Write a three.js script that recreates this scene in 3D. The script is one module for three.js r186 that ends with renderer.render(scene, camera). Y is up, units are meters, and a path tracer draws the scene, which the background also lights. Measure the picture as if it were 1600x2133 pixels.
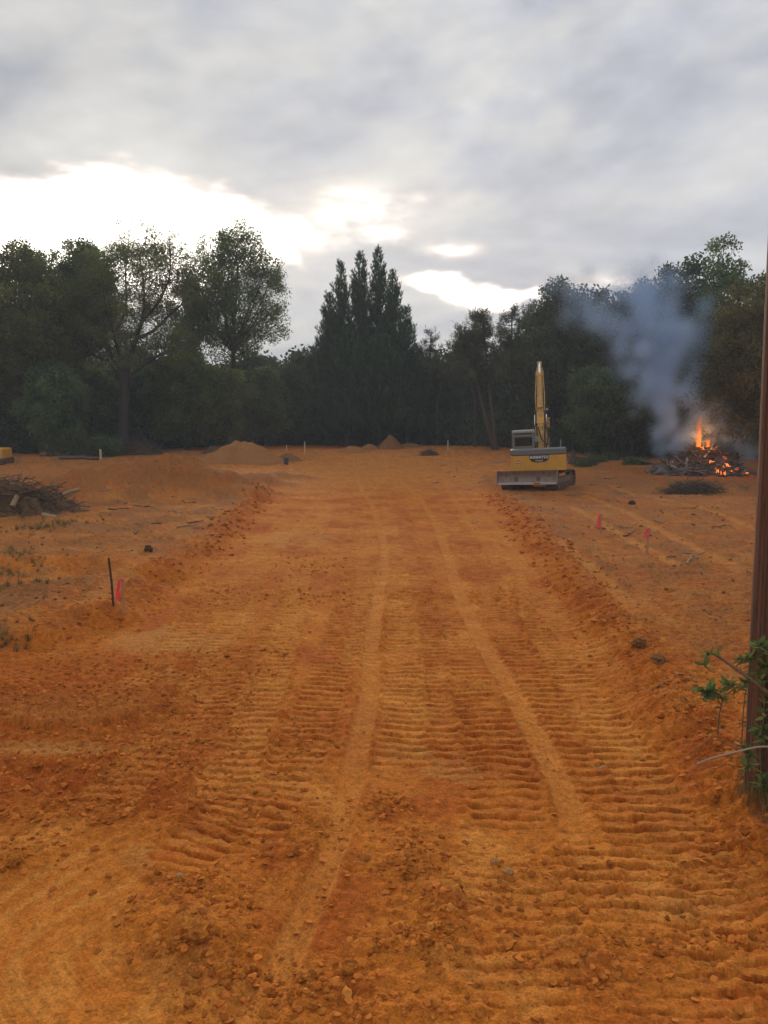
import * as THREE from 'three';
import { mergeGeometries } from 'three/addons/utils/BufferGeometryUtils.js';
import { RoundedBoxGeometry } from 'three/addons/geometries/RoundedBoxGeometry.js';
import { FontLoader } from 'three/addons/loaders/FontLoader.js';
import { TextGeometry } from 'three/addons/geometries/TextGeometry.js';
import { createNoise2D, createNoise3D } from 'simplex-noise';

// ---------------------------------------------------------------- camera, sky, sun, exposure
const scene = new THREE.Scene();
const F = 1642, CX = 800, CY = 1066.5, EYE = 3.1, HORIZON = 880;      // photograph: focal length, centre, horizon in its pixels
const PITCH = Math.atan((CY - HORIZON) / F);
const camera = new THREE.PerspectiveCamera(2 * Math.atan(CY / F) * 180 / Math.PI, 768 / 1024, 0.1, 3000);
camera.position.set(0, EYE, 0);
camera.rotation.x = -PITCH;
camera.updateMatrixWorld();
const renderer = new THREE.WebGLRenderer({ antialias: true });
renderer.setSize(768, 1024);
renderer.toneMapping = THREE.LinearToneMapping;
renderer.toneMappingExposure = 1.35;
renderer.shadowMap.enabled = true;

function mulberry(seed) { let a = seed >>> 0; return () => { a |= 0; a = a + 0x6D2B79F5 | 0; let t = Math.imul(a ^ a >>> 15, 1 | a); t = t + Math.imul(t ^ t >>> 7, 61 | t) ^ t; return ((t ^ t >>> 14) >>> 0) / 4294967296; }; }
const n2 = createNoise2D(mulberry(11)), n3 = createNoise3D(mulberry(12));
const lerp = (a, b, t) => a + (b - a) * t, clamp = (x, a = 0, b = 1) => Math.min(b, Math.max(a, x));
const sstep = (a, b, x) => { const t = clamp((x - a) / (b - a)); return t * t * (3 - 2 * t); };
const fbm = (x, y, o = 4) => { let s = 0, a = 0.5; for (let i = 0; i < o; i++) { s += a * n2(x, y); x = x * 2.03 + 17.1; y = y * 2.03 - 9.7; a *= 0.5; } return s; };
const curve = (tab, x) => { if (x <= tab[0][0]) return tab[0][1]; for (let i = 1; i < tab.length; i++) if (x <= tab[i][0]) { const t = (x - tab[i - 1][0]) / (tab[i][0] - tab[i - 1][0]); return lerp(tab[i - 1][1], tab[i][1], t * t * (3 - 2 * t)); } return tab[tab.length - 1][1]; };

// a line of sight of the photograph, in the world
const cp = Math.cos(PITCH), sp = Math.sin(PITCH);
function sight(px, py) { const a = (px - CX) / F, b = (CY - py) / F; return new THREE.Vector3(a, b * cp - sp, -(b * sp + cp)); }
function atDist(px, py, D) { const d = sight(px, py); return d.multiplyScalar(D / -d.z).add(new THREE.Vector3(0, EYE, 0)); }
const azel = (px, py) => { const d = sight(px, py).normalize(); return [Math.atan2(d.x, -d.z) * 180 / Math.PI, Math.asin(d.y) * 180 / Math.PI]; };

// the sky: a closed grey cloud deck with bright gaps low in the west
function makeSky() {
  const W = 4096, Hh = 2048, data = new Float32Array(W * Hh * 4);
  const tab = (pts) => pts.map(([x, y]) => azel(x, y));
  const up1 = tab([[-700, 470], [-300, 400], [0, 362], [190, 338], [330, 366], [450, 398], [540, 424], [600, 470], [660, 560]]);
  const lo1 = tab([[-700, 500], [-300, 620], [0, 620], [420, 640], [540, 580], [600, 545], [660, 568]]);
  const up2 = tab([[760, 560], [830, 572], [935, 568], [1000, 592], [1110, 600], [1160, 606]]);
  const lo2 = tab([[760, 566], [830, 584], [900, 622], [960, 645], [1030, 650], [1110, 628], [1160, 610]]);
  const spots = [[735, 440, 120, 44, 0.66], [790, 485, 60, 24, 0.72], [700, 402, 70, 14, 0.5], [880, 412, 100, 15, 0.4], [942, 520, 62, 15, 0.7], [660, 500, 90, 26, 0.55], [1260, 590, 130, 15, 0.5], [600, 480, 70, 44, 0.6]].map(([x, y, rx, ry, s]) => [...azel(x, y), rx / F * 57.3, ry / F * 57.3, s]);
  for (let j = 0; j < Hh; j++) {
    const el = ((j + 0.5) / Hh - 0.5) * Math.PI, y = Math.sin(el), ce = Math.cos(el), eld = el * 180 / Math.PI;
    for (let i = 0; i < W; i++) {
      const k = (j * W + i) * 4;
      if (eld < -1) { data[k] = 0.16; data[k + 1] = 0.14; data[k + 2] = 0.12; data[k + 3] = 1; continue; }
      const ph = ((i + 0.5) / W - 0.5) * 2 * Math.PI, x = Math.cos(ph) * ce, z = Math.sin(ph) * ce;
      const az = Math.atan2(x, -z) * 180 / Math.PI, yy = Math.max(y, 0) + 0.16;
      const qx = x / yy, qz = z / yy;
      const wx = 0.5 * n2(qx * 0.55 + 3, qz * 0.55), wz = 0.5 * n2(qx * 0.55 - 7, qz * 0.55 + 4);
      const big = fbm(qx * 0.42 + wx + 1.7, qz * 0.75 + wz + 0.6, 5), mid = fbm(qx * 1.3 + wx * 1.5, qz * 2.2 + wz * 1.5 + 5, 5);
      const wisp = fbm(az * 0.085 + wx, eld * 0.32, 5), fine = fbm(az * 0.33 + 9, eld * 0.9, 4);
      const mott = fbm(az * 0.055 + eld * 0.05 + wx * 0.6, eld * 0.15 - az * 0.03 + 3, 5), mott2 = fbm(az * 0.19 + eld * 0.1 + 20, eld * 0.42 - az * 0.06, 5);
      let v = 0.472 + 0.09 * big + 0.03 * mid + 0.10 * mott + 0.032 * mott2 + 0.010 * fine;
      v *= 1 + 0.30 * sstep(38, 85, eld);
      const cool = clamp(0.5 - 0.5 * big - 1.0 * mott + az * 0.013, 0, 1);
      let r = v * lerp(1.0, 0.92, cool), g = v * lerp(0.99, 0.95, cool), b = v * lerp(0.975, 1.06, cool);
      // gaps through which the bright western sky shows
      const e = eld + 1.1 * wisp + 0.45 * fine;
      const m1 = sstep(-0.7, 1.5, curve(up1, az) - e) * sstep(-1.0, 1.2, e - curve(lo1, az)) * sstep(-48, -38, az + 5 * wisp) * sstep(-4.2, -7.5, az);
      const m2 = sstep(-0.4, 0.7, curve(up2, az) - (eld + 0.55 * wisp + 0.3 * fine)) * sstep(-0.45, 0.8, eld + 0.55 * wisp + 0.3 * fine - curve(lo2, az)) * sstep(-1.2, 0.8, az) * sstep(12.4, 10.6, az);
      let m3 = 0;
      for (const [sa, se, ra, re, s] of spots) { const d = ((az - sa) / ra) ** 2 + ((eld - se) / re) ** 2; if (d < 6) m3 = Math.max(m3, s * Math.exp(-d * 0.9) * (0.45 + 0.55 * sstep(-0.45, 0.45, wisp * 0.8 + fine * 0.5 + 0.1))); }
      const rim = Math.exp(-(((eld - 11) / 7) ** 2) - (((az + 5) / 22) ** 2));
      r += 0.12 * rim; g += 0.10 * rim; b += 0.065 * rim;
      const m = clamp(Math.max(m1, m2, m3));
      const mw = m * m;
      r = lerp(r, 2.5, mw) + 0.16 * m * (1 - m); g = lerp(g, 2.32, mw) + 0.02 * m * (1 - m); b = lerp(b, 2.05, mw) - 0.06 * m * (1 - m);
      data[k] = r; data[k + 1] = g; data[k + 2] = b; data[k + 3] = 1;
    }
  }
  const t = new THREE.DataTexture(data, W, Hh, THREE.RGBAFormat, THREE.FloatType);
  t.mapping = THREE.EquirectangularReflectionMapping; t.magFilter = THREE.LinearFilter; t.needsUpdate = true;
  return t;
}
scene.background = makeSky();
scene.environment = scene.background;
const sun = new THREE.DirectionalLight(new THREE.Color(1, 0.87, 0.68), 1.5);
{ const d = sight(700, 400).normalize(); sun.position.copy(d.multiplyScalar(200)); sun.target.position.set(0, 0, -25); sun.position.add(sun.target.position); }
sun.castShadow = true; sun.shadow.radius = 20; sun.shadow.mapSize.set(2048, 2048);
Object.assign(sun.shadow.camera, { left: -90, right: 90, top: 60, bottom: -60, near: 1, far: 420 });
scene.add(sun, sun.target);
scene.fog = new THREE.FogExp2(new THREE.Color(0.80, 0.85, 0.92), 0.0010);   // thin smoke haze over the clearing

// ---------------------------------------------------------------- helpers
const taken = new Map();
function numbered(name) { const n = taken.get(name) ?? 0; taken.set(name, n + 1); return n ? name + '_' + String(n).padStart(3, '0') : name; }
function shade(o) { o.traverse((c) => { if (c.isMesh) { c.castShadow = true; c.receiveShadow = true; } }); return o; }
function put(o, name, label, category, group, kind) {
  o.name = numbered(name); o.userData.label = label; o.userData.category = category;
  if (group) o.userData.group = group;
  if (kind) o.userData.kind = kind;
  shade(o); scene.add(o); return o;
}
function part(parent, name, geo, mat, label) { const m = new THREE.Mesh(geo, mat); m.name = name; m.castShadow = m.receiveShadow = true; if (label) m.userData.label = label; parent.add(m); return m; }
const mat = (r, g, b, rough = 0.85, extra = {}) => new THREE.MeshStandardMaterial({ color: new THREE.Color().setRGB(r, g, b), roughness: rough, ...extra });
const leafMat = (r, g, b, tr = 0.35) => new THREE.MeshPhysicalMaterial({ color: new THREE.Color().setRGB(r, g, b), roughness: 1, transmission: tr, thickness: 0, specularIntensity: 0.25, side: THREE.DoubleSide });

class MB {                                             // collects triangles for one mesh
  constructor() { this.p = []; this.n = []; this.i = []; }
  tube(pts, radii, sides = 6, cap = true) {
    const base = this.p.length / 3, T = new THREE.Vector3(), A = new THREE.Vector3(), B = new THREE.Vector3(), q = new THREE.Vector3();
    let ref = null;
    for (let k = 0; k < pts.length; k++) {
      T.copy(pts[Math.min(k + 1, pts.length - 1)]).sub(pts[Math.max(k - 1, 0)]).normalize();
      if (!ref) ref = Math.abs(T.y) < 0.9 ? new THREE.Vector3(0, 1, 0) : new THREE.Vector3(1, 0, 0);
      A.crossVectors(T, ref).normalize(); B.crossVectors(A, T).normalize(); ref = B.clone();
      for (let s = 0; s < sides; s++) {
        const a = s / sides * Math.PI * 2, c = Math.cos(a), d = Math.sin(a);
        q.set(A.x * c + B.x * d, A.y * c + B.y * d, A.z * c + B.z * d);
        this.n.push(q.x, q.y, q.z);
        this.p.push(pts[k].x + q.x * radii[k], pts[k].y + q.y * radii[k], pts[k].z + q.z * radii[k]);
      }
    }
    for (let k = 0; k < pts.length - 1; k++) for (let s = 0; s < sides; s++) {
      const a = base + k * sides + s, b = base + k * sides + (s + 1) % sides, c = a + sides, d = b + sides;
      this.i.push(a, c, b, b, c, d);
    }
    if (cap) for (const [k, f] of [[0, -1], [pts.length - 1, 1]]) {
      const c = this.p.length / 3; T.copy(pts[Math.min(k + 1, pts.length - 1)]).sub(pts[Math.max(k - 1, 0)]).normalize().multiplyScalar(f);
      this.p.push(pts[k].x, pts[k].y, pts[k].z); this.n.push(T.x, T.y, T.z);
      for (let s = 0; s < sides; s++) { const a = base + k * sides + s; this.p.push(this.p[a * 3], this.p[a * 3 + 1], this.p[a * 3 + 2]); this.n.push(T.x, T.y, T.z); }
      for (let s = 0; s < sides; s++) f > 0 ? this.i.push(c, c + 1 + (s + 1) % sides, c + 1 + s) : this.i.push(c, c + 1 + s, c + 1 + (s + 1) % sides);
    }
    return this;
  }
  tri(a, b, c) { const u = b.clone().sub(a), v = c.clone().sub(a), n = u.cross(v).normalize(), k = this.p.length / 3; for (const q of [a, b, c]) { this.p.push(q.x, q.y, q.z); this.n.push(n.x, n.y, n.z); } this.i.push(k, k + 1, k + 2); return this; }
  quad(a, b, c, d) { const u = b.clone().sub(a), v = d.clone().sub(a), n = u.cross(v).normalize(), k = this.p.length / 3; for (const q of [a, b, c, d]) { this.p.push(q.x, q.y, q.z); this.n.push(n.x, n.y, n.z); } this.i.push(k, k + 1, k + 2, k, k + 2, k + 3); return this; }
  add(geo, m) { const g = m ? geo.clone().applyMatrix4(m) : geo, k = this.p.length / 3, P = g.attributes.position, N = g.attributes.normal; for (let i = 0; i < P.count; i++) { this.p.push(P.getX(i), P.getY(i), P.getZ(i)); this.n.push(N.getX(i), N.getY(i), N.getZ(i)); } if (g.index) for (const q of g.index.array) this.i.push(q + k); else for (let i = 0; i < P.count; i++) this.i.push(k + i); return this; }
  geo() { const g = new THREE.BufferGeometry(); g.setAttribute('position', new THREE.Float32BufferAttribute(this.p, 3)); g.setAttribute('normal', new THREE.Float32BufferAttribute(this.n, 3)); g.setIndex(this.i); return g; }
}
const V = (x, y, z) => new THREE.Vector3(x, y, z);
const M4 = (x, y, z, rx = 0, ry = 0, rz = 0, s = 1) => new THREE.Matrix4().compose(V(x, y, z), new THREE.Quaternion().setFromEuler(new THREE.Euler(rx, ry, rz, 'YXZ')), typeof s === 'number' ? V(s, s, s) : s);
const rbox = (w, h, d, r = 0.02, seg = 2) => new RoundedBoxGeometry(w, h, d, seg, Math.min(r, w / 2.1, h / 2.1, d / 2.1));

// ---------------------------------------------------------------- terrain
// edges of the graded road, x by distance ahead of the camera
const LEFT = [[0, -9], [9.2, -6.6], [10.3, -4.7], [11.3, -3.9], [12.5, -3.72], [15, -3.8], [19, -3.85], [27, -4.25], [42, -5.25], [60, -8]];
const RIGHT = [[0, 2.55], [5.4, 2.5], [6.4, 2.5], [7.7, 2.52], [9.8, 2.75], [12.7, 2.97], [18.2, 3.35], [28, 4.1], [42, 4.75], [60, 7]];
const hills = [                                         // x, distance ahead, radius across, radius along, height: heaps that grow out of the ground
  [-9.0, 31.5, 3.4, 2.2, 1.1], [-7.0, 32.5, 2.4, 2.0, 0.45], [-12.2, 30.5, 2.2, 2.6, 0.45], [-6.2, 38, 2.2, 1.6, 0.35], [-5.4, 43.5, 1.8, 1.2, 0.3],
  [-4.6, 11.9, 0.75, 0.5, 0.10], [-5.2, 15.3, 2.3, 0.55, 0.12], [-7.3, 15.6, 2.2, 0.5, 0.10], [13.5, 37.5, 2.4, 1.6, 0.28], [17, 36.5, 2.6, 1.3, 0.28], [14.8, 34.5, 1.6, 0.9, 0.2],
  [-1.2, 4.55, 0.30, 0.24, 0.07], [-1.52, 4.75, 0.28, 0.22, 0.04],
];
function macro(x, D) {
  let h = 0.8 * sstep(42, 85, D) + 0.008 * Math.max(0, D - 85);
  const fade = sstep(47, 40, D), fadeR = sstep(36, 22, D), jr = 0.18 * n2(D * 0.9, 3.1) + 0.08 * n2(D * 2.7, 8), jl = 0.2 * n2(D * 0.8, 13.1) + 0.08 * n2(D * 2.5, 18);
  const er = x - curve(RIGHT, D) + jr, el = curve(LEFT, D) - x + jl;
  if (er > -1) h += fadeR * (0.22 * sstep(-0.1, 0.7, er) + 0.02 * Math.exp(-(((er - 0.5) / 0.3) ** 2)) * (0.6 + 0.6 * n2(D * 1.3, 40)) + 0.10 * sstep(1, 5, er));
  if (el > -1) h += fade * sstep(9.5, 12, D + 0.5 * el) * (0.24 * sstep(-0.1, 0.9, el) + 0.02 * Math.exp(-(((el - 0.5) / 0.35) ** 2)) * (0.6 + 0.6 * n2(D * 1.1, 50)) + 0.06 * sstep(1, 5, el));
  for (const [hx, hD, rx, rz, hh] of hills) { const d = ((x - hx) / rx) ** 2 + ((D - hD) / rz) ** 2; if (d < 6) h += hh * Math.exp(-d * 1.3) * (1 + 0.22 * n2(x * 0.7, D * 0.7)); }
  h += 0.05 * n2(x * 0.12 + 3, D * 0.1) * sstep(8, 30, D) + 0.02 * n2(x * 0.5, D * 0.4);
  return h;
}
const NEAR_GROUND = (px, py) => { let y = 0, d = sight(px, py), p; for (let k = 0; k < 14; k++) { const s = (y - EYE) / d.y; p = V(d.x * s, y, d.z * s); y = lerp(y, macro(p.x, -p.z), 0.7); } p.y = macro(p.x, -p.z); return p; };
const ground = NEAR_GROUND;

// marks left by crawler tracks and tyres: [type, half width, strength, points [x, distance]]
const marks = [];
const mark = (type, hw, s, pts, period = 0.165) => { const P = []; for (let k = 0; k < pts.length - 1; k++) { const p0 = pts[Math.max(0, k - 1)], p1 = pts[k], p2 = pts[k + 1], p3 = pts[Math.min(pts.length - 1, k + 2)]; for (let t = 0; t < 8; t++) { const u = t / 8; P.push([0, 1].map((c) => 0.5 * (2 * p1[c] + (p2[c] - p0[c]) * u + (2 * p0[c] - 5 * p1[c] + 4 * p2[c] - p3[c]) * u * u + (3 * p1[c] - p0[c] - 3 * p2[c] + p3[c]) * u ** 3))); } } P.push(pts[pts.length - 1]); let L = 0; const S = [0]; for (let k = 1; k < P.length; k++) S.push(L += Math.hypot(P[k][0] - P[k - 1][0], P[k][1] - P[k - 1][1])); const xs = P.map((p) => p[0]), ds = P.map((p) => p[1]); marks.push({ type, hw, s, P, S, L, period, seed: marks.length * 7.3, way: P[P.length - 1][1] > P[0][1] ? 1 : -1, box: [Math.min(...xs) - hw * 1.5, Math.max(...xs) + hw * 1.5, Math.min(...ds) - hw * 1.5, Math.max(...ds) + hw * 1.5] }); };
const G = (px, py) => [(px - 800) * EYE / (py - 880) , F * EYE / (py - 880)].map((v, i) => i ? (v - 0.35) / 0.994 : v);
mark('crawler', 0.27, 0.8, [[-2.3, 5.8], [-2.1, 9], [-2.35, 13], [-2.6, 18], [-2.7, 30]]);
mark('crawler', 0.25, 0.9, [[-2.95, 9.5], [-2.85, 13], [-3.05, 18], [-3.2, 26]]);
mark('crawler', 0.26, 0.9, [[-1.35, 5.9], [-1.42, 9], [-1.55, 13], [-1.9, 19], [-2.0, 30]]);
mark('crawler', 0.25, 1.0, [[-1.0, 5.3], [-0.78, 7.5], [-0.66, 10], [-0.6, 13], [-0.9, 20], [-1.1, 32]]);
mark('crawler', 0.26, 1.0, [[0.12, 6.6], [0.25, 9], [0.3, 12], [0.25, 18], [0.2, 30]]);
mark('crawler', 0.27, 1.0, [[0.65, 6.4], [0.75, 9], [0.8, 12], [0.75, 18], [0.6, 30]]);
mark('crawler', 0.24, 0.8, [[1.0, 8], [1.12, 10], [1.15, 14], [1.0, 22]]);
mark('crawler', 0.30, 1.35, [[0.95, 5.6], [1.02, 6.5], [1.1, 7.6], [1.05, 9.3]]);
mark('crawler', 0.28, 1.05, [[1.95, 4.9], [1.9, 6.5], [1.85, 9], [1.95, 13], [2.1, 20], [2.3, 30]]);
mark('crawler', 0.26, 1.0, [[2.3, 4.4], [2.28, 6.5], [2.3, 9], [2.45, 13], [2.7, 20]]);
mark('crawler', 0.42, 1.0, [[1.55, 3.4], [1.6, 4.6], [1.75, 5.8]], 0.15);
mark('crawler', 0.40, 0.95, [[2.45, 3.2], [2.4, 4.4], [2.3, 5.4]], 0.15);
mark('crawler', 0.36, 0.7, [[0.9, 3.6], [0.85, 4.6], [0.95, 5.6]], 0.15);
mark('crawler', 0.22, 1.0, [G(245, 1440), G(330, 1400), G(420, 1430), G(470, 1480)], 0.13);
mark('crawler', 0.25, 0.8, [G(150, 1240), G(120, 1300), G(90, 1340)], 0.13);
mark('crawler', 0.25, 0.7, [G(330, 1170), G(240, 1240), G(165, 1310)], 0.13);
mark('crawler', 0.24, 0.9, [G(470, 1190), G(420, 1250), G(390, 1320)], 0.13);
mark('crawler', 0.24, 0.9, [[-1.55, 5.0], [-1.25, 5.9], [-1.15, 6.6]], 0.14);
mark('crawler', 0.24, 0.9, [[-0.35, 9.5], [-0.3, 12], [-0.35, 17], [-0.5, 26]]);
mark('crawler', 0.24, 0.9, [[1.75, 9.5], [1.85, 13], [1.95, 19], [2.05, 30]]);
mark('crawler', 0.25, 0.9, [[-1.9, 7], [-1.85, 10], [-2.05, 14], [-2.3, 22]]);
mark('crawler', 0.25, 0.8, [[0.5, 16], [0.45, 20], [0.4, 26], [0.3, 40]]);
mark('crawler', 0.25, 0.8, [[2.75, 9], [2.8, 13], [3.0, 19], [3.3, 28]]);
mark('lug', 0.20, 1.0, [G(735, 1238), G(860, 1236), G(960, 1240), G(1060, 1256), G(1135, 1270)], 0.42);
mark('lug', 0.22, 0.8, [G(110, 1165), G(250, 1140), G(380, 1146), G(450, 1168)], 0.4);
mark('tyre', 0.12, 0.9, [[-1.5, 44], [-1.0, 36], [-0.35, 28], [-0.08, 22], [0.0, 17.5], [-0.1, 14], [-0.17, 11], [-0.16, 9], [-0.25, 7.2], [-0.36, 5.6], [-0.52, 4.6], [-0.75, 3.4], [-0.9, 2.4]]);
mark('tyre', 0.13, 0.85, [[0.6, 46], [1.1, 38], [1.5, 31], [1.6, 24], [1.45, 17], [1.36, 14], [1.4, 11], [1.48, 9], [1.53, 7], [1.52, 6], [1.5, 5.2]]);
mark('tyre', 0.13, 0.6, [[3.3, 44], [2.9, 34], [2.75, 27], [2.6, 20]]);
mark('tyre', 0.13, 0.55, [[0.2, 46], [-0.3, 40], [-0.6, 34]]);
mark('scrape', 0.55, 1, [G(-80, 2100), G(60, 1900), G(230, 1790), G(330, 1760)]);
mark('scrape', 0.4, 0.8, [G(200, 2140), G(90, 1990), G(150, 1880)]);
mark('tyre', 0.14, 0.5, [G(-40, 1800), G(70, 1660), G(130, 1610)]);
for (const [a, b, c] of [[[1215, 1030], [1330, 1100], [1560, 1230]], [[1260, 1010], [1420, 1060], [1600, 1140]], [[1180, 1060], [1290, 1130], [1420, 1210]], [[1150, 1130], [1260, 1230], [1330, 1320]]]) mark('tyre', 0.17, 0.8, [G(...a), G(...b), G(...c)]);
mark('crawler', 0.26, 0.6, [G(1190, 1080), G(1260, 1150), G(1330, 1240), G(1400, 1330)], 0.14);
mark('crawler', 0.26, 0.6, [G(1300, 1250), G(1350, 1310), G(1430, 1340)], 0.14);

// patches of loose crumbled clay: x, distance, radius across, radius along, strength
const crumbs = [[405, 1965, 0.42, 0.32, 1], [470, 2060, 0.3, 0.2, 0.8], [420, 1850, 0.35, 0.3, 0.9], [300, 1830, 0.35, 0.2, 0.6], [860, 1790, 0.28, 0.35, 0.9], [800, 1680, 0.25, 0.2, 0.8], [930, 1900, 0.3, 0.3, 1], [880, 1960, 0.35, 0.18, 0.9], [700, 2060, 0.4, 0.2, 0.8], [80, 1790, 0.35, 0.25, 0.9], [150, 1690, 0.5, 0.25, 0.7], [250, 1480, 1.3, 0.7, 0.8], [100, 1480, 1.0, 0.6, 0.8], [250, 1640, 0.9, 0.5, 0.7], [430, 1700, 0.35, 0.4, 0.7], [620, 1560, 0.3, 0.5, 0.6], [620, 1720, 0.3, 0.5, 0.8], [1180, 1840, 0.5, 0.3, 0.6], [1180, 1980, 0.5, 0.25, 0.8], [1450, 1960, 0.5, 0.2, 0.6], [1560, 1790, 0.4, 0.3, 0.8], [640, 1180, 0.7, 1.2, 0.5], [500, 1240, 0.6, 0.8, 0.6], [640, 1240, 0.8, 0.6, 0.6], [160, 1590, 1.2, 0.2, 1], [750, 2110, 0.8, 0.12, 0.8], [350, 1550, 0.6, 0.4, 0.6]].map(([px, py, a, b, s]) => [...G(px, py), a, b, s]);
const ledge = (x, D) => { const e = D - (7.62 + 0.16 * (x + 4.2) + 0.10 * n2(x * 1.6, 7) + 0.05 * n2(x * 5, 2)); return e > -0.05 && e < 1.3 && x < -2.2 ? sstep(-0.02, 0.05, e) * sstep(1.3, 0.2, e) * sstep(-2.2, -2.9, x) : 0; };
const crust = [[240, 1790, 0.34, 0.22], [60, 1555, 0.8, 0.16], [330, 1330, 0.7, 0.7], [160, 1560, 0.6, 0.1], [950, 1600, 0.3, 0.3], [840, 1560, 0.25, 0.2], [620, 1120, 0.9, 1.6], [420, 1340, 0.5, 0.5], [1420, 1880, 0.25, 0.14]].map(([px, py, a, b]) => [...G(px, py), a, b]);
function crumbAt(x, D) { let m = 0; for (const [cx, cD, a, b, s] of crumbs) { const d = ((x - cx) / a) ** 2 + ((D - cD) / b) ** 2; if (d < 5) m = Math.max(m, s * Math.exp(-d)); } return m; }
const inScrape = (x, D) => marks.some((m) => m.type === 'scrape' && x > m.box[0] && x < m.box[1] && D > m.box[2] && D < m.box[3] && m.P.some(([a, b]) => Math.hypot(x - a, D - b) < m.hw * 0.9));
function edgeAt(x, D) { const er = x - curve(RIGHT, D), el = curve(LEFT, D) - x; return sstep(46, 38, D) * Math.max(Math.exp(-(((er - 0.45) / 0.42) ** 2)), sstep(9.5, 12, D) * Math.exp(-(((el - 0.45) / 0.45) ** 2))); }

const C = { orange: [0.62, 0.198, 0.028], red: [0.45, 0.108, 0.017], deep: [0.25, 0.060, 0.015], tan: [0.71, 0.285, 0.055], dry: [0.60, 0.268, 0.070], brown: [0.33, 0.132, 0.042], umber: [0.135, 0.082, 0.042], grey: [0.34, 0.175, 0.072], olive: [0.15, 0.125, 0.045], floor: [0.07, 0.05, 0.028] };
const mix3 = (a, b, t) => { a[0] += (b[0] - a[0]) * t; a[1] += (b[1] - a[1]) * t; a[2] += (b[2] - a[2]) * t; };
const col = [0, 0, 0];
function surface(x, D) {                                // -> height; fills col
  let h = macro(x, D);
  const far = D > 60;
  const a = fbm(x * 0.45 + 5, D * 0.38, 4), b = fbm(x * 1.7, D * 1.5 + 30, 4), c = far ? 0 : n2(x * 6.5, D * 6.5 + 3);
  const er = x - curve(RIGHT, D), el = curve(LEFT, D) - x;
  const onRight = sstep(0.2, 1.3, er + 0.5 * b) * sstep(50, 43, D), onLeft = sstep(0.2, 1.4, el + 0.6 * b) * sstep(50, 43, D) * sstep(9.3, 11.5, D + 0.6 * b);
  const edge = edgeAt(x, D), crumb = crumbAt(x, D);
  // colour of the soil
  col[0] = C.orange[0]; col[1] = C.orange[1]; col[2] = C.orange[2];
  mix3(col, C.red, sstep(-0.1, 0.55, a + 0.5 * b) * 0.85);
  mix3(col, C.tan, sstep(0.05, 0.5, -a + 0.45 * b - 0.1) * 0.6);
  const leftNear = sstep(-0.9, -2.4, x + 0.5 * a) * sstep(5.2, 6.2, D + a) * sstep(11.5, 9.5, D);
  mix3(col, C.red, leftNear * (0.7 + 0.3 * b));
  mix3(col, C.deep, crumb * sstep(-0.1, 0.5, b + 0.3 * c) * 0.6);
  if (D > 30) { mix3(col, C.dry, sstep(30, 44, D) * sstep(-0.35, 0.3, a + 0.3 * b + 0.15) * 0.62); mix3(col, C.brown, sstep(44, 60, D) * sstep(-0.1, 0.5, b + 0.4 * a) * 0.55); }
  if (onRight > 0) { mix3(col, C.brown, onRight * sstep(6.5, 12, D) * (0.72 + 0.4 * clamp(a + 0.5 * b, -0.6, 0.8))); mix3(col, C.grey, onRight * sstep(0.0, 0.6, b - 0.3 * a) * 0.5 * sstep(10, 16, D)); mix3(col, C.umber, onRight * sstep(0.1, 0.6, a) * sstep(24, 34, D) * 0.8); }
  if (onLeft > 0) { mix3(col, C.grey, onLeft * (0.55 + 0.45 * clamp(b + a, -0.8, 0.8))); mix3(col, C.brown, onLeft * sstep(-0.2, 0.5, a) * 0.65); mix3(col, C.olive, onLeft * sstep(4.5, 7, el) * sstep(0.0, 0.45, b + 0.35 * a + 0.1) * sstep(30, 22, D) * 0.75); const sw = Math.exp(-(((D - 15.6 - 0.3 * a) / 0.9) ** 2)); mix3(col, C.orange, onLeft * sw * 0.85 * sstep(9, 7, el)); }
  mix3(col, C.red, edge * (0.45 + 0.4 * b)); mix3(col, C.deep, edge * sstep(0.1, 0.6, c * 0.5 + b) * 0.3);
  if (er > -0.3 && D < 8) { mix3(col, C.umber, sstep(7.8, 6, D + 0.6 * b) * sstep(0.15, 0.6, er + 0.25 * b) * sstep(-0.5, 0.4, b + 0.5 * c) * 0.8); }
  if (D > 32) { const nearFire = Math.exp(-(((x - 16) / 6) ** 2) - (((D - 40) / 6) ** 2)); mix3(col, C.umber, nearFire * clamp(0.75 + 0.6 * b)); mix3(col, C.brown, sstep(7, 13, x + 2 * a) * sstep(36, 44, D) * clamp(0.7 + 0.5 * b)); mix3(col, C.brown, sstep(-9, -16, x + 3 * a) * sstep(34, 44, D) * clamp(0.55 + 0.6 * b)); mix3(col, C.olive, sstep(-12, -20, x) * sstep(46, 58, D) * sstep(-0.1, 0.5, b + 0.4 * a) * 0.6); }
  if (D > 70) { mix3(col, C.red, sstep(70, 76, D) * sstep(2, -3, x) * sstep(-25, -16, x) * 0.6); }
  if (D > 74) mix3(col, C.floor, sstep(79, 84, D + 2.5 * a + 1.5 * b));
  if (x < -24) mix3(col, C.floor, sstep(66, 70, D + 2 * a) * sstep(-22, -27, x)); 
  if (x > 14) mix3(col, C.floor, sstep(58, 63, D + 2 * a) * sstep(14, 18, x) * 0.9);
  if (D > 26 && D < 46 && x < -3) { let q = 0; for (let k = 0; k < 5; k++) { const [hx, hD, rx, rz] = hills[k]; q = Math.max(q, Math.exp(-1.1 * (((x - hx) / rx) ** 2 + ((D - hD) / rz) ** 2))); } mix3(col, C.brown, sstep(0.15, 0.5, q + 0.25 * b) * 0.85); }
  const g = 1 + 0.12 * c + 0.15 * b; col[0] *= g; col[1] *= g; col[2] *= g;
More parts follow.
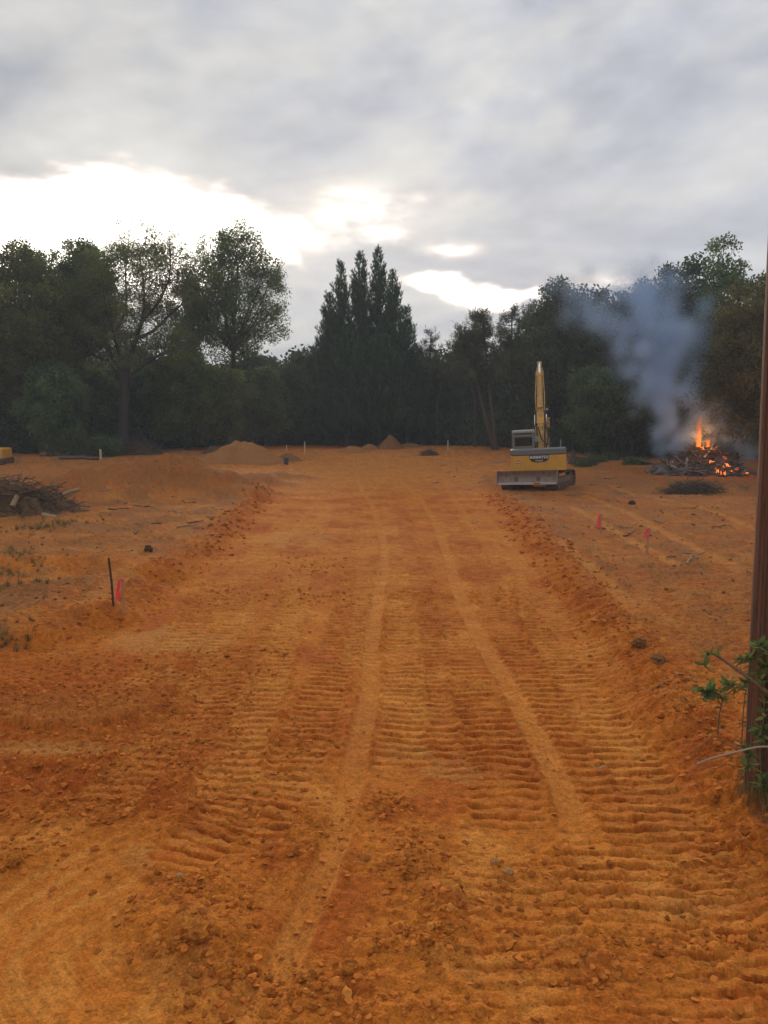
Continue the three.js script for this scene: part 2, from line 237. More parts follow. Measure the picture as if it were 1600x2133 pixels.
  for (const [cx, cD, ca, cb] of crust) { const d = ((x - cx) / ca) ** 2 + ((D - cD) / cb) ** 2 + 0.9 * b + 0.3 * c; if (d < 1.3) mix3(col, C.dry, 0.55 * sstep(1.3, 0.5, d)); }
  const led = D > 6.4 && D < 10 ? ledge(x, D) : 0; h += 0.075 * led; mix3(col, C.dry, led * 0.3);
  // relief
  let rough = 0.0055 + 0.016 * crumb + 0.013 * edge + 0.012 * onRight + 0.013 * onLeft + 0.010 * leftNear;
  if (D > 85) rough = 0.05;
  let bump = 0;
  if (!far) bump = rough * (0.8 * c + 0.45 * n2(x * 14, D * 14) + 1.6 * Math.abs(n2(x * 3.1, D * 3.1 + 9)) + (D < 14 ? 0.3 * n2(x * 33, D * 33) : 0)) + crumb * 0.035 + edge * 0.02 * n2(x * 5, D * 4);
  else bump = rough * 3 * b;
  const open_ = Math.max(onRight, onLeft, D > 36 ? sstep(36, 44, D) * sstep(2.5, 6, Math.abs(x) + 1.5 * a) : 0);
  if (open_ > 0 && D < 80) { const w1 = n2(x * 0.9 + 31, D * 0.7), w2 = n2(x * 2.2 + 5, D * 1.8); bump += open_ * (0.07 * Math.max(0, w1 - 0.1) + 0.045 * Math.max(0, w2) * sstep(-0.3, 0.4, w1)) * sstep(9, 14, D); const heapy = sstep(0.2, 0.6, w1 + 0.4 * w2); mix3(col, C.brown, open_ * heapy * 0.55); mix3(col, C.red, open_ * sstep(0.25, 0.6, -w1 + 0.4 * w2) * 0.35); }
  for (const m of marks) {
    if (x < m.box[0] || x > m.box[1] || D < m.box[2] || D > m.box[3]) continue;
    let best = 1e9, s = 0, lat = 0;
    for (let k = 0; k < m.P.length - 1; k++) {
      const [x0, d0] = m.P[k], [x1, d1] = m.P[k + 1], ux = x1 - x0, ud = d1 - d0, L2 = ux * ux + ud * ud, t = clamp(((x - x0) * ux + (D - d0) * ud) / L2);
      const ex = x - x0 - ux * t, ed = D - d0 - ud * t, q = ex * ex + ed * ed;
      if (q < best) { best = q; s = m.S[k] + t * Math.sqrt(L2); lat = (ex * ud - ed * ux) / Math.sqrt(L2); }
    }
    const w = Math.sqrt(best) / m.hw * (1 + 0.10 * n2(s * 1.3 + m.seed, 2)); if (w > 1.5) continue;
    const ends = sstep(0, 0.5, Math.min(s, m.L - s)), patch = sstep(-0.95, -0.25, n2(s * 0.45 + m.seed, lat * 0.8 + m.seed));
    if (m.type === 'crawler') {
      const inn = sstep(1.06, 0.9, w) * ends * patch * clamp(m.s), fd = sstep(46, 26, D) * m.s;
      const ph = s / m.period + 0.22 * n2(s * 1.1 + m.seed, lat * 1.5) + 0.10 * n2(lat * 7, s * 5 + m.seed), pj = (ph + 0.07 * n2(lat * 17 + m.seed, s * 4)) * m.way, u = pj - Math.floor(pj), saw = (1 - u) * sstep(0, 0.14, u), amp = clamp(0.8 + 0.55 * n2(lat * 3 + m.seed, s * 2.3), 0.15, 1.3);
      const rib = -0.012 + 0.026 * saw * amp - 0.034 * Math.exp(-(((u > 0.5 ? u - 1 : u) / 0.10) ** 2)) * amp;
      bump = lerp(bump, bump * 0.35 + rib * fd, inn);
      const tone = n2(m.seed * 3.1, 0.5); mix3(col, tone > 0 ? C.tan : C.red, inn * 0.45 * Math.min(1, Math.abs(tone) + 0.25)); const t = n2(lat * 2.2 + m.seed, s * 7.5); mix3(col, C.tan, inn * 0.42 * sstep(-0.1, 0.8, t + 0.4 * b)); mix3(col, C.red, inn * 0.45 * sstep(0.0, 0.8, -t + 0.4 * a));
      bump += 0.022 * Math.exp(-(((w - 1.15) / 0.16) ** 2)) * (0.5 + 0.9 * c) * ends * patch;
    } else if (m.type === 'lug') {
      const inn = sstep(1.05, 0.8, w) * ends, wv = Math.sin(s / m.period * 6.2832 + (lat > 0 ? 0 : 2.2) + Math.abs(lat) * 9);
      bump = lerp(bump, 0.045 * wv, inn * 0.9); mix3(col, C.tan, inn * 0.3 * sstep(0, 0.6, b + 0.3)); bump += 0.03 * Math.exp(-(((w - 1.2) / 0.2) ** 2)) * ends;
    } else if (m.type === 'tyre') {
      const inn = sstep(1.1, 0.75, w) * sstep(0, 1.2, Math.min(s, m.L - s) + 0.3 * b) * m.s * (0.72 + 0.28 * patch);
      const tread = D < 9 ? 0.0035 * Math.sin(s / 0.045 * 6.28 + Math.abs(lat) * 60) * sstep(0, 0.6, n2(s * 0.7, 5) + 0.3) + 0.004 * Math.cos(lat / 0.05 * 6.28) : 0;
      bump = lerp(bump, bump * 0.12 - 0.022 + tread, inn); mix3(col, C.tan, inn * clamp(0.42 + 0.5 * b + 0.3 * a)); bump += 0.014 * Math.exp(-(((w - 1.25) / 0.18) ** 2)) * m.s * (0.7 + 0.8 * c);
    } else {
      const inn = sstep(1.2, 0.6, w + 0.3 * b) * sstep(0, 0.4, Math.min(s, m.L - s));
      bump = lerp(bump, bump * 0.1 - 0.02 + 0.006 * n2(lat * 9, s * 0.8) + 0.004 * n2(lat * 26, s * 1.2), inn); mix3(col, C.orange, inn * 0.9); mix3(col, C.tan, inn * 0.7 * sstep(-0.2, 0.6, n2(lat * 5, s * 1.2)));
    }
  }
  return h + bump;
}
const heightAt = (x, z) => surface(x, -z);

function grainTextures() {                               // repeating grain of dry clay, 1.6 m a side
  const N = 1024, lat = (seed, per) => { const r = mulberry(seed), g = new Float32Array(per * per); for (let i = 0; i < g.length; i++) g[i] = r(); return (x, y) => { const fx = x * per, fy = y * per, ix = Math.floor(fx), iy = Math.floor(fy), tx = fx - ix, ty = fy - iy, u = tx * tx * (3 - 2 * tx), v = ty * ty * (3 - 2 * ty), q = (a, b) => g[((b % per + per) % per) * per + (a % per + per) % per]; return lerp(lerp(q(ix, iy), q(ix + 1, iy), u), lerp(q(ix, iy + 1), q(ix + 1, iy + 1), u), v); }; };
  const L = [[8, 0.16], [21, 0.2], [53, 0.24], [120, 0.22], [270, 0.18]].map(([p, w], i) => [lat(70 + i, p), w]), T = [[13, 0.10], [47, 0.24], [150, 0.34], [400, 0.32]].map(([p, w], i) => [lat(90 + i, p), w]);
  const cmap = new Uint8Array(N * N * 4), bmap = new Uint8Array(N * N * 4);
  for (let j = 0; j < N; j++) for (let i = 0; i < N; i++) {
    let h = 0, t = 0; for (const [f, w] of L) { const v = f(i / N, j / N); h += w * (1 - Math.abs(2 * v - 1)); } for (const [f, w] of T) t += w * f(i / N, j / N);
    const k = (j * N + i) * 4, c = 230 + (t - 0.52) * 150, pale = t > 0.68 ? (t - 0.68) * 160 : 0;
    cmap[k] = clamp(c + pale, 0, 255); cmap[k + 1] = clamp(c * 0.99 + pale * 1.3, 0, 255); cmap[k + 2] = clamp(c * 0.97 + pale * 1.5, 0, 255); cmap[k + 3] = 255;
    bmap[k] = bmap[k + 1] = bmap[k + 2] = clamp(h * 255, 0, 255); bmap[k + 3] = 255;
  }
  return [cmap, bmap].map((d, i) => { const t = new THREE.DataTexture(d, N, N); t.wrapS = t.wrapT = THREE.RepeatWrapping; t.magFilter = THREE.LinearFilter; if (!i) t.colorSpace = THREE.SRGBColorSpace; t.needsUpdate = true; return t; });
}
const [grainColor, grainBump] = grainTextures();
const soil = new THREE.MeshPhysicalMaterial({ vertexColors: true, map: grainColor, bumpMap: grainBump, bumpScale: 0.010, roughness: 1, specularIntensity: 0.15 });
soil.name = 'soil';
{
  const Ds = [], q0 = 1 / 2.3, q1 = 1 / 112;
  for (const d of [-60, -40, -26, -16, -9, -5, -2.5, -0.8, 0.5, 1.4, 1.9]) Ds.push(d);
  { const qs = []; for (let q = q0; q > 1 / 3.5; q -= 0.0016) qs.push(q); for (let q = 1 / 3.5; q > 1 / 16; q -= 0.00027) qs.push(q); for (let q = 1 / 16; q > q1; q -= 0.00036) qs.push(q); for (const q of qs) Ds.push(1 / q); }
  for (let k = 1; k <= 26; k++) Ds.push(112 * Math.pow(900 / 112, k / 26));
  const us = [], NC = 800; for (let k = 0; k < NC; k++) us.push(lerp(-0.72, 0.72, k / (NC - 1)));
  for (let k = 1; k <= 26; k++) { const u = 0.72 + 0.004 * (Math.pow(1.33, k) - 1) + 0.004 * k; us.push(u); us.unshift(-u); }
  const nr = Ds.length, nc = us.length, P = new Float32Array(nr * nc * 3), K = new Float32Array(nr * nc * 3), U = new Float32Array(nr * nc * 2), I = new Uint32Array((nr - 1) * (nc - 1) * 6);
  let v = 0, q = 0;
  for (let j = 0; j < nr; j++) { const D = Ds[j], s = D > 2.3 ? D + 1 : 3.3 + (2.3 - D) * 0.8; for (let i = 0; i < nc; i++) { const x = us[i] * s, y = surface(x, D); P.set([x, y, -D], v * 3); K.set(col, v * 3); U.set([x / 1.6, D / 1.6], v * 2); v++; } }
  for (let j = 0; j < nr - 1; j++) for (let i = 0; i < nc - 1; i++) { const a = j * nc + i; I[q++] = a; I[q++] = a + 1; I[q++] = a + nc; I[q++] = a + 1; I[q++] = a + nc + 1; I[q++] = a + nc; }
  const g = new THREE.BufferGeometry(); g.setAttribute('position', new THREE.BufferAttribute(P, 3)); g.setAttribute('color', new THREE.BufferAttribute(K, 3)); g.setAttribute('uv', new THREE.BufferAttribute(U, 2)); g.setIndex(new THREE.BufferAttribute(I, 1)); g.computeVertexNormals();
  const o = put(new THREE.Mesh(g, soil), 'ground', 'orange clay ground with graded dirt road and crawler track marks', 'ground'); o.userData.kind = 'structure';
}
console.log('ground built');

// ---------------------------------------------------------------- trees
function leafBall(seed, count, R, len, wid, flat = 1, droop = 0) {   // a clump of separate leaves
  const r = mulberry(seed), mb = new MB(), d = V(0, 0, 0), s = V(0, 0, 0), n = V(0, 0, 0);
  for (let k = 0; k < count; k++) {
    const c = V(r() * 2 - 1, (r() * 2 - 1), r() * 2 - 1); if (c.lengthSq() > 1) { k--; continue; }
    c.multiplyScalar(R); c.y *= flat;
    d.set(r() * 2 - 1, (r() * 2 - 1) * 0.7 - droop, r() * 2 - 1).normalize(); n.set(r() * 2 - 1, r() * 1.6 - 0.2, r() * 2 - 1).normalize(); s.crossVectors(d, n).normalize();
    const l = len * (0.65 + 0.7 * r()), w = wid * (0.65 + 0.7 * r());
    mb.quad(c, c.clone().addScaledVector(d, l * 0.45).addScaledVector(s, w / 2), c.clone().addScaledVector(d, l), c.clone().addScaledVector(d, l * 0.45).addScaledVector(s, -w / 2));
  }
  return mb.geo();
}
function needleTuft(seed, count, len, wid, up, spread) {              // needles fanning out along +y
  const r = mulberry(seed), mb = new MB();
  for (let k = 0; k < count; k++) {
    const a = r() * 6.283, t = r(), d = V(Math.cos(a) * spread, up + (r() - 0.5) * 0.5, Math.sin(a) * spread).normalize(), s = V(-Math.sin(a), (r() - 0.5), Math.cos(a)).normalize();
    const c = V((r() - 0.5) * 0.12, (t - 0.5) * len * 1.6, (r() - 0.5) * 0.12), l = len * (0.6 + 0.6 * r());
    mb.quad(c, c.clone().addScaledVector(d, l * 0.5).addScaledVector(s, wid / 2), c.clone().addScaledVector(d, l), c.clone().addScaledVector(d, l * 0.5).addScaledVector(s, -wid / 2));
  }
  return mb.geo();
}
const CLUMP = { broad: leafBall(21, 46, 0.55, 0.20, 0.13), small: leafBall(22, 40, 0.5, 0.15, 0.09), locust: leafBall(23, 34, 0.62, 0.17, 0.07, 0.45, 0.25), droop: leafBall(24, 44, 0.5, 0.24, 0.10, 1, 0.9), dense: leafBall(25, 60, 0.8, 0.26, 0.17), cedar: needleTuft(26, 30, 0.5, 0.085, 1.0, 0.6), pine: needleTuft(27, 34, 0.36, 0.05, 0.35, 1.0), weed: leafBall(28, 46, 0.4, 0.2, 0.07, 1, -0.8) };
const LEAF = { broad: leafMat(0.118, 0.162, 0.050, 0.5), olive: leafMat(0.148, 0.168, 0.048, 0.5), green: leafMat(0.110, 0.170, 0.058, 0.5), dark: leafMat(0.075, 0.105, 0.045, 0.4), cedar: leafMat(0.065, 0.112, 0.056, 0.35), pine: leafMat(0.080, 0.102, 0.050, 0.35), rust: leafMat(0.145, 0.125, 0.045, 0.45), weed: leafMat(0.075, 0.105, 0.040), wood: leafMat(0.066, 0.090, 0.042, 0.35) };
const bark = mat(0.045, 0.036, 0.028, 0.95), barkRed = mat(0.07, 0.047, 0.034, 0.95), barkGrey = mat(0.10, 0.085, 0.07, 0.95);
function instances(geo, material, list, tint) {
  const im = new THREE.InstancedMesh(geo, material, list.length), c = new THREE.Color();
  list.forEach((m, k) => { im.setMatrixAt(k, m); const t = tint(k); im.setColorAt(k, c.setRGB(t[0], t[1], t[2])); });
  im.castShadow = im.receiveShadow = true; return im;
}
const bent = (a, b, sag, r, n = 4) => { const out = [], off = V((r() - 0.5), (r() - 0.2) * sag, (r() - 0.5)).multiplyScalar(a.distanceTo(b) * 0.25); for (let k = 0; k <= n; k++) { const t = k / n; out.push(a.clone().lerp(b, t).addScaledVector(off, Math.sin(t * Math.PI))); } return out; };
const taper = (r0, r1, n) => Array.from({ length: n + 1 }, (_, k) => lerp(r0, r1, k / n));
const YUP = V(0, 1, 0);
function finishTree(t, wood, barkMat, list, clump, leaf, r, vary = 0.42) {
  part(t, 'trunk', wood.geo(), barkMat);
  const im = instances(CLUMP[clump], LEAF[leaf], list, () => { const v = 1 + (r() * 2 - 1) * vary, w = (r() - 0.5) * 0.16; return [v * (1 + w), v, v * (1 - w)]; });
  im.name = 'crown'; im.userData.kind = 'stuff'; t.add(im);
}
// pixel description -> tree: trunk foot px, distance, pixel rows of top and crown bottom, half width in pixels
function frame({ px, D, top, cb, hw, dx = 0 }) { const a = atDist(px, HORIZON, D), y0 = macro(a.x, D), tp = atDist(px + dx, top, D); return { x: a.x, z: -D, y0, h: tp.y - y0, cb: atDist(px, cb, D).y - y0, rx: hw * D / F, dx: tp.x - a.x }; }
function broadTree(s) {
  const r = mulberry(s.seed), f = frame(s), t = new THREE.Group(), wood = new MB(), list = [];
  t.position.set(f.x, f.y0 - 0.1, f.z);
  const cy = (f.h + f.cb) / 2, ry = (f.h - f.cb) / 2, tr = s.tr ?? Math.max(0.12, f.h * 0.014), topY = f.cb + ry * 0.9, fork = s.fork ?? f.cb * 0.85;
  const tk = []; for (let k = 0; k <= 6; k++) { const y = fork * k / 6; tk.push(V(f.dx * 0.3 * k / 6 + 0.12 * (r() - 0.5) * (k ? 1 : 0), y, 0.12 * (r() - 0.5))); }
  wood.tube(tk, tk.map((_, k) => tr * (k ? lerp(1.05, 0.72, k / 6) : 1.45)), 8);
  const root = tk[6], nl = s.lobes ?? 18, lobes = [];
  for (let k = 0; k < nl; k++) {
    const u = (k + 0.5) / nl, yy = 1 - 2 * u, a = k * 2.39996 + r() * 0.9, rr = Math.sqrt(1 - yy * yy), q = 0.48 + 0.32 * r(), sq = s.shape ? s.shape(yy) : 1;
    lobes.push({ c: V(f.dx * (0.5 + 0.5 * yy) + Math.cos(a) * rr * q * f.rx * sq, cy + yy * ry * (0.62 + 0.2 * r()), Math.sin(a) * rr * q * f.rx * 0.85 * sq), r: f.rx * (0.26 + 0.16 * r()) * (s.lobe ?? 1) });
  }
  lobes.push({ c: V(f.dx, f.h - f.rx * 0.3, 0), r: f.rx * 0.32 * (s.lobe ?? 1) });
  const lead = [root.clone(), V(f.dx * 0.5, lerp(fork, topY, 0.5), 0.2 * (r() - 0.5)), V(f.dx * 0.8, topY, 0)];
  wood.tube(lead, [tr * 0.72, tr * 0.4, 0.03], 6);
  const nSub = s.sub ?? 5;
  for (const L of lobes) {
    const low = L.c.y < cy, from = low || r() < 0.4 ? root.clone().lerp(lead[1], r() * 0.5) : lead[1].clone().lerp(lead[2], r() * 0.5), br = tr * (0.22 + 0.14 * r());
    const P = bent(from, L.c, 0.5, r, 5); wood.tube(P, taper(br, br * 0.35, 5), 5, false);
    for (let k = 0; k < nSub; k++) { const d = V(r() * 2 - 1, r() * 1.7 - 0.7, r() * 2 - 1).normalize().multiplyScalar(L.r * (0.7 + 0.35 * r())), e = L.c.clone().add(d), P0 = P[3 + Math.floor(r() * 3)]; wood.tube(bent(P0, e, 0.4, r, 3), taper(br * 0.32, 0.012, 3), 4, false); }
    const n = Math.round((s.fill ?? 26) * L.r * L.r * (0.8 + 0.4 * r()) + 4);
    for (let k = 0; k < n; k++) {
      const d = V(r() * 2 - 1, r() * 2 - 1, r() * 2 - 1); if (d.lengthSq() > 1) { k--; continue; }
      const q = d.length() || 1; d.multiplyScalar(L.r * Math.pow(q, 0.35) / q * (0.9 + 0.25 * r()) * (q < 0.3 ? 0.7 : 1)); d.y *= s.flat ?? 0.8;
      const sc = (s.leafScale ?? 1) * (0.7 + 0.6 * r());
      list.push(M4(L.c.x + d.x, L.c.y + d.y, L.c.z + d.z, (r() - 0.5) * (s.clump === 'locust' ? 0.9 : 3), r() * 6.28, (r() - 0.5) * (s.clump === 'locust' ? 0.9 : 3), sc));
    }
  }
  finishTree(t, wood, s.bark ?? bark, list, s.clump ?? 'broad', s.leaf ?? 'broad', r);
  return put(t, s.name ?? 'broadleaf_tree', s.label, 'tree', s.group);
}
function coniferTree(s) {                               // dense spire
  const r = mulberry(s.seed), f = frame(s), t = new THREE.Group(), wood = new MB(), list = [], tr = 0.011 * f.h;
  t.position.set(f.x, f.y0 - 0.1, f.z);
  wood.tube([V(0, 0, 0), V(0, f.h * 0.5, 0), V(f.dx, f.h, 0)], [tr * 1.3, tr * 0.7, 0.02], 7);
  const q = new THREE.Quaternion(), dir = V(0, 0, 0);
  for (let y = f.cb; y < f.h - 0.15; y += 0.40 * (0.7 + 0.6 * r())) {
    const u = (y - f.cb) / (f.h - f.cb), L = f.rx * (s.profile ? s.profile(u) : Math.pow(1 - u, 0.75)) + 0.05, nb = Math.max(4, Math.round(5 + L * 3.2));
    for (let k = 0; k < nb; k++) {
      const a = r() * 6.283, l = L * (0.7 + 0.5 * r()), el = (s.rise ?? 0.75) + 0.4 * (r() - 0.5) + u * 0.35, base = V(f.dx * u, y, 0);
      dir.set(Math.cos(a) * Math.cos(el), Math.sin(el), Math.sin(a) * Math.cos(el));
      const tip = base.clone().add(V(Math.cos(a) * l, Math.tan(Math.min(el, 0.95)) * l * 0.62, Math.sin(a) * l));
      if (l > 0.8 && r() < 0.5) wood.tube([base, tip], [0.03, 0.01], 3, false);
      const m = Math.max(1, Math.round(l / 0.38));
      for (let j = 0; j < m; j++) {
        const p = base.clone().lerp(tip, (j + 0.75) / m); p.x += (r() - 0.5) * 0.35; p.z += (r() - 0.5) * 0.35; p.y += (r() - 0.5) * 0.3;
        q.setFromUnitVectors(YUP, dir.clone().lerp(YUP, 0.35 + 0.3 * r()).normalize());
        const sc = (0.6 + 0.45 * r()) * (u > 0.85 ? 0.75 : 1); list.push(new THREE.Matrix4().compose(p, q, V(sc, sc, sc)));
      }
    }
  }
  for (let k = 0; k < 6; k++) list.push(M4(f.dx, f.h - 0.5 + k * 0.12, 0, 0, r() * 6, 0, 0.5 - k * 0.04));
  finishTree(t, wood, bark, list, s.clump ?? 'cedar', s.leaf ?? 'cedar', r, 0.25);
  return put(t, s.name ?? 'conifer_tree', s.label, 'tree', s.group);
}
function pineTree(s) {                                  // ragged pine with bare lower trunk
  const r = mulberry(s.seed), f = frame(s), t = new THREE.Group(), wood = new MB(), list = [], tr = s.tr ?? 0.010 * f.h;
  t.position.set(f.x, f.y0 - 0.1, f.z);
  const stems = s.stems ?? [[0, 1]];
  for (const [lean, hs] of stems) {
    const hh = f.h * hs, at = (y) => V(f.dx * y / f.h + lean * f.rx * Math.pow(y / hh, 0.7), y, 0.1 * Math.sin(y));
    const pts = []; for (let k = 0; k <= 8; k++) pts.push(at(hh * k / 8)); wood.tube(pts, pts.map((_, k) => k ? lerp(tr, 0.03, k / 8) : tr * 1.35), 7);
    for (let y = f.cb * 0.45; y < hh - 0.1; y += 0.5 * (0.6 + 0.8 * r())) {
      const u = clamp((y - f.cb) / (hh - f.cb), -0.5, 1), bare = u < 0, L = bare ? f.rx * 0.6 : f.rx * (0.95 - 0.72 * u * u) * (0.55 + 0.6 * r()), nb = bare ? (r() < 0.5 ? 1 : 0) : 3 + Math.floor(r() * 2.4);
      for (let k = 0; k < nb; k++) {
        const a = r() * 6.283, l = L * (0.65 + 0.6 * r()), base = at(y), tip = base.clone().add(V(Math.cos(a) * l, l * (bare ? -0.25 : 0.15 + 0.55 * u * r()), Math.sin(a) * l)), P = bent(base, tip, -0.5, r, 4);
        wood.tube(P, taper(0.045, 0.012, 4), 4, false); if (bare) continue;
        const m = Math.max(2, Math.round(l / 0.3));
        for (let j = 0; j < m; j++) { const p = base.clone().lerp(tip, 0.3 + 0.75 * (j + r()) / m); p.add(V((r() - 0.5) * 0.6, (r() - 0.35) * 0.45, (r() - 0.5) * 0.6)); const sc = 0.8 + 0.7 * r(); list.push(M4(p.x, p.y, p.z, (r() - 0.5) * 1.4, r() * 6.28, (r() - 0.5) * 1.4, sc)); }
      }
    }
  }
  finishTree(t, wood, s.bark ?? barkRed, list, 'pine', s.leaf ?? 'pine', r, 0.3);
  return put(t, s.name ?? 'pine_tree', s.label, 'tree', s.group);
}
// left: old broadleaf trees at the edge of the clearing
broadTree({ seed: 101, px: 75, D: 68, top: 500, cb: 800, hw: 115, dx: -30, tr: 0.42, lobes: 26, fill: 16, leaf: 'olive', label: 'big spreading broadleaf tree with thick dark trunk at left edge' });
broadTree({ seed: 102, px: 165, D: 73, top: 494, cb: 790, hw: 92, lobes: 24, fill: 17, leaf: 'broad', label: 'tall leafy tree between left edge tree and forked open tree' });
broadTree({ seed: 103, px: -95, D: 71, top: 480, cb: 800, hw: 120, lobes: 20, fill: 18, label: 'broad tree crown cut off by the left picture edge' });
{                                                      // the open forked tree
  const s = { px: 256, D: 69, top: 488, cb: 740, hw: 160 }, r = mulberry(104), f = frame(s), t = new THREE.Group(), wood = new MB(), list = [];
  t.position.set(f.x, f.y0 - 0.1, f.z);
  const P = (px, py, dz = 0) => { const p = atDist(px, py, s.D - dz); return V(p.x - f.x, p.y - f.y0 + 0.1, dz); };
  const limb = (pts, r0, r1) => { const c = new THREE.CatmullRomCurve3(pts), q = c.getPoints(12); wood.tube(q, taper(r0, r1, 12), 7, false); return q; };
  wood.tube([P(256, 940), P(257, 900), P(259, 850), P(260, 800), P(262, 775)], [0.58, 0.45, 0.40, 0.40, 0.36], 9);
  const limbs = [limb([P(258, 800), P(236, 762), P(205, 744), P(186, 735, 1)], 0.20, 0.06), limb([P(258, 795), P(228, 730), P(216, 690, -1), P(196, 640, -1)], 0.22, 0.05), limb([P(259, 795), P(250, 740), P(238, 700, 1), P(222, 640, 1), P(212, 570, 1)], 0.22, 0.04), limb([P(262, 790), P(272, 745), P(284, 705), P(298, 660, 1), P(300, 600, 1), P(290, 530, 1)], 0.28, 0.04), limb([P(284, 705), P(318, 690), P(350, 660, -1), P(392, 620, -1), P(412, 590, -1)], 0.17, 0.03), limb([P(264, 785), P(300, 762), P(335, 738, 1), P(362, 730, 1)], 0.17, 0.05), limb([P(298, 668), P(330, 630, 2), P(352, 580, 2), P(356, 530, 2)], 0.14, 0.03), limb([P(238, 700), P(262, 640, -2), P(262, 570, -2), P(268, 510, -2)], 0.14, 0.03), limb([P(216, 690), P(186, 660, -1), P(160, 640, -1)], 0.12, 0.03)];
  for (const q of limbs) for (let k = 4; k <= 12; k++) for (let j = 0; j < 3; j++) {
    const len = 0.9 + 1.7 * r(), d = V(r() * 2 - 1, r() * 1.5 - 0.35, r() * 2 - 1).normalize().multiplyScalar(len), e = q[k].clone().add(d), b = bent(q[k], e, 0.4, r, 4); wood.tube(b, taper(0.045, 0.012, 4), 4, false);
    for (let m = 0; m < 2; m++) { const e2 = e.clone().add(V(r() * 2 - 1, r() - 0.4, r() * 2 - 1).multiplyScalar(0.8)); wood.tube([b[2 + m], e2], [0.022, 0.008], 3, false); for (let n = 0; n < 1.6 + r() * 2; n++) list.push(M4(e2.x + (r() - 0.5) * 0.8, e2.y + (r() - 0.3) * 0.6, e2.z + (r() - 0.5) * 0.8, (r() - 0.5) * 0.9, r() * 6.28, (r() - 0.5) * 0.9, 0.7 + 0.7 * r())); }
  }
  for (const [px, py, n, w, h] of [[170, 690, 60, 60, 40], [140, 740, 70, 60, 40], [205, 560, 70, 45, 50], [270, 530, 60, 60, 30], [330, 560, 50, 60, 45], [250, 620, 40, 70, 50], [180, 620, 60, 50, 50], [350, 690, 30, 50, 30], [390, 600, 25, 40, 40], [310, 520, 25, 60, 20]]) for (let k = 0; k < n * 1.6; k++) { const p = P(px + (r() + r() - 1) * w, py + (r() + r() - 1) * h, (r() - 0.5) * 5); list.push(M4(p.x, p.y, p.z, (r() - 0.5) * 0.9, r() * 6.28, (r() - 0.5) * 0.9, 0.7 + 0.6 * r())); }
  finishTree(t, wood, bark, list, 'locust', 'olive', r, 0.3);
  put(t, 'locust_tree', 'open airy tree with low forking trunk and bare visible limbs', 'tree');
}
broadTree({ seed: 105, px: 487, D: 76, top: 464, cb: 765, hw: 116, tr: 0.30, lobes: 32, fill: 19, lobe: 0.86, leaf: 'broad', clump: 'small', leafScale: 1.05, sub: 7, fork: 8.5, shape: (y) => 1.05 - 0.12 * y, label: 'tall oval tree with straight trunk standing left of the spired conifers' });
broadTree({ seed: 106, px: 395, D: 82, top: 590, cb: 780, hw: 55, lobes: 12, fill: 20, leaf: 'broad', label: 'smaller tree half hidden between forked tree and tall oval tree' });
const under = [[20, 72, 700, 925, 90, 'olive'], [110, 66, 745, 925, 75, 'green'], [195, 72, 770, 925, 70, 'broad'], [310, 74, 765, 925, 75, 'green'], [385, 72, 735, 920, 90, 'broad'], [462, 73, 770, 920, 70, 'olive'], [545, 78, 762, 918, 75, 'broad'], [610, 80, 760, 915, 60, 'dark'], [-80, 70, 740, 930, 90, 'broad']];
const underLabel = ['leafy understory tree under the big left edge tree', 'dense green understory tree left of the forked trunk', 'low leafy tree just left of the forked trunk', 'low green tree just right of the forked trunk', 'rounded understory tree below and right of the forked tree', 'low olive tree in front of the oval tree trunk', 'low tree just right of the oval tree trunk', 'dark low tree between oval tree and spired conifers', 'low tree cut off by the left picture edge'];
under.forEach(([px, D, top, cb, hw, leaf], k) => broadTree({ seed: 200 + k, px, D, top, cb, hw, leaf, lobes: 16, fill: 22, tr: 0.12, fork: 1.6, clump: 'broad', label: underLabel[k], name: 'understory_tree', group: 'understory trees on the left' }));
// middle: spired conifers
const spire = (u) => Math.pow(1 - u, 0.62) * (u < 0.25 ? 0.85 + 0.6 * u : 1);
[[686, 80, 612, 905, 38, 'short left shoulder conifer of the spired clump'], [711, 79, 546, 905, 41, 'leftmost tall spire of the conifer clump'], [750, 80, 526, 905, 41, 'second spire from the left in the conifer clump'], [788, 81, 512, 905, 41, 'tallest spire in the conifer clump'], [818, 79, 564, 905, 41, 'right spire of the conifer clump below the tallest'], [845, 80, 640, 905, 37, 'short right shoulder conifer of the spired clump'], [728, 77, 690, 905, 60, 'low conifer in front of the left spires'], [790, 76, 700, 905, 62, 'low conifer in front of the tallest spire']].forEach(([px, D, top, cb, hw, label], k) => coniferTree({ seed: 300 + k, px, D, top, cb, hw, label, profile: spire, rise: 0.85 }));
[[655, 84, 722, 900, 40, 'ragged small pine left of the spired conifers'], [627, 86, 740, 900, 36, 'small pine right of the oval tree'], [872, 82, 722, 890, 36, 'small pine touching the spired conifers on the right'], [897, 84, 692, 880, 44, 'pointed pine standing alone right of the spired conifers'], [938, 86, 735, 880, 40, 'low pine in the dip of the treeline']].forEach(([px, D, top, cb, hw, label], k) => pineTree({ seed: 330 + k, px, D, top, cb, hw, label }));
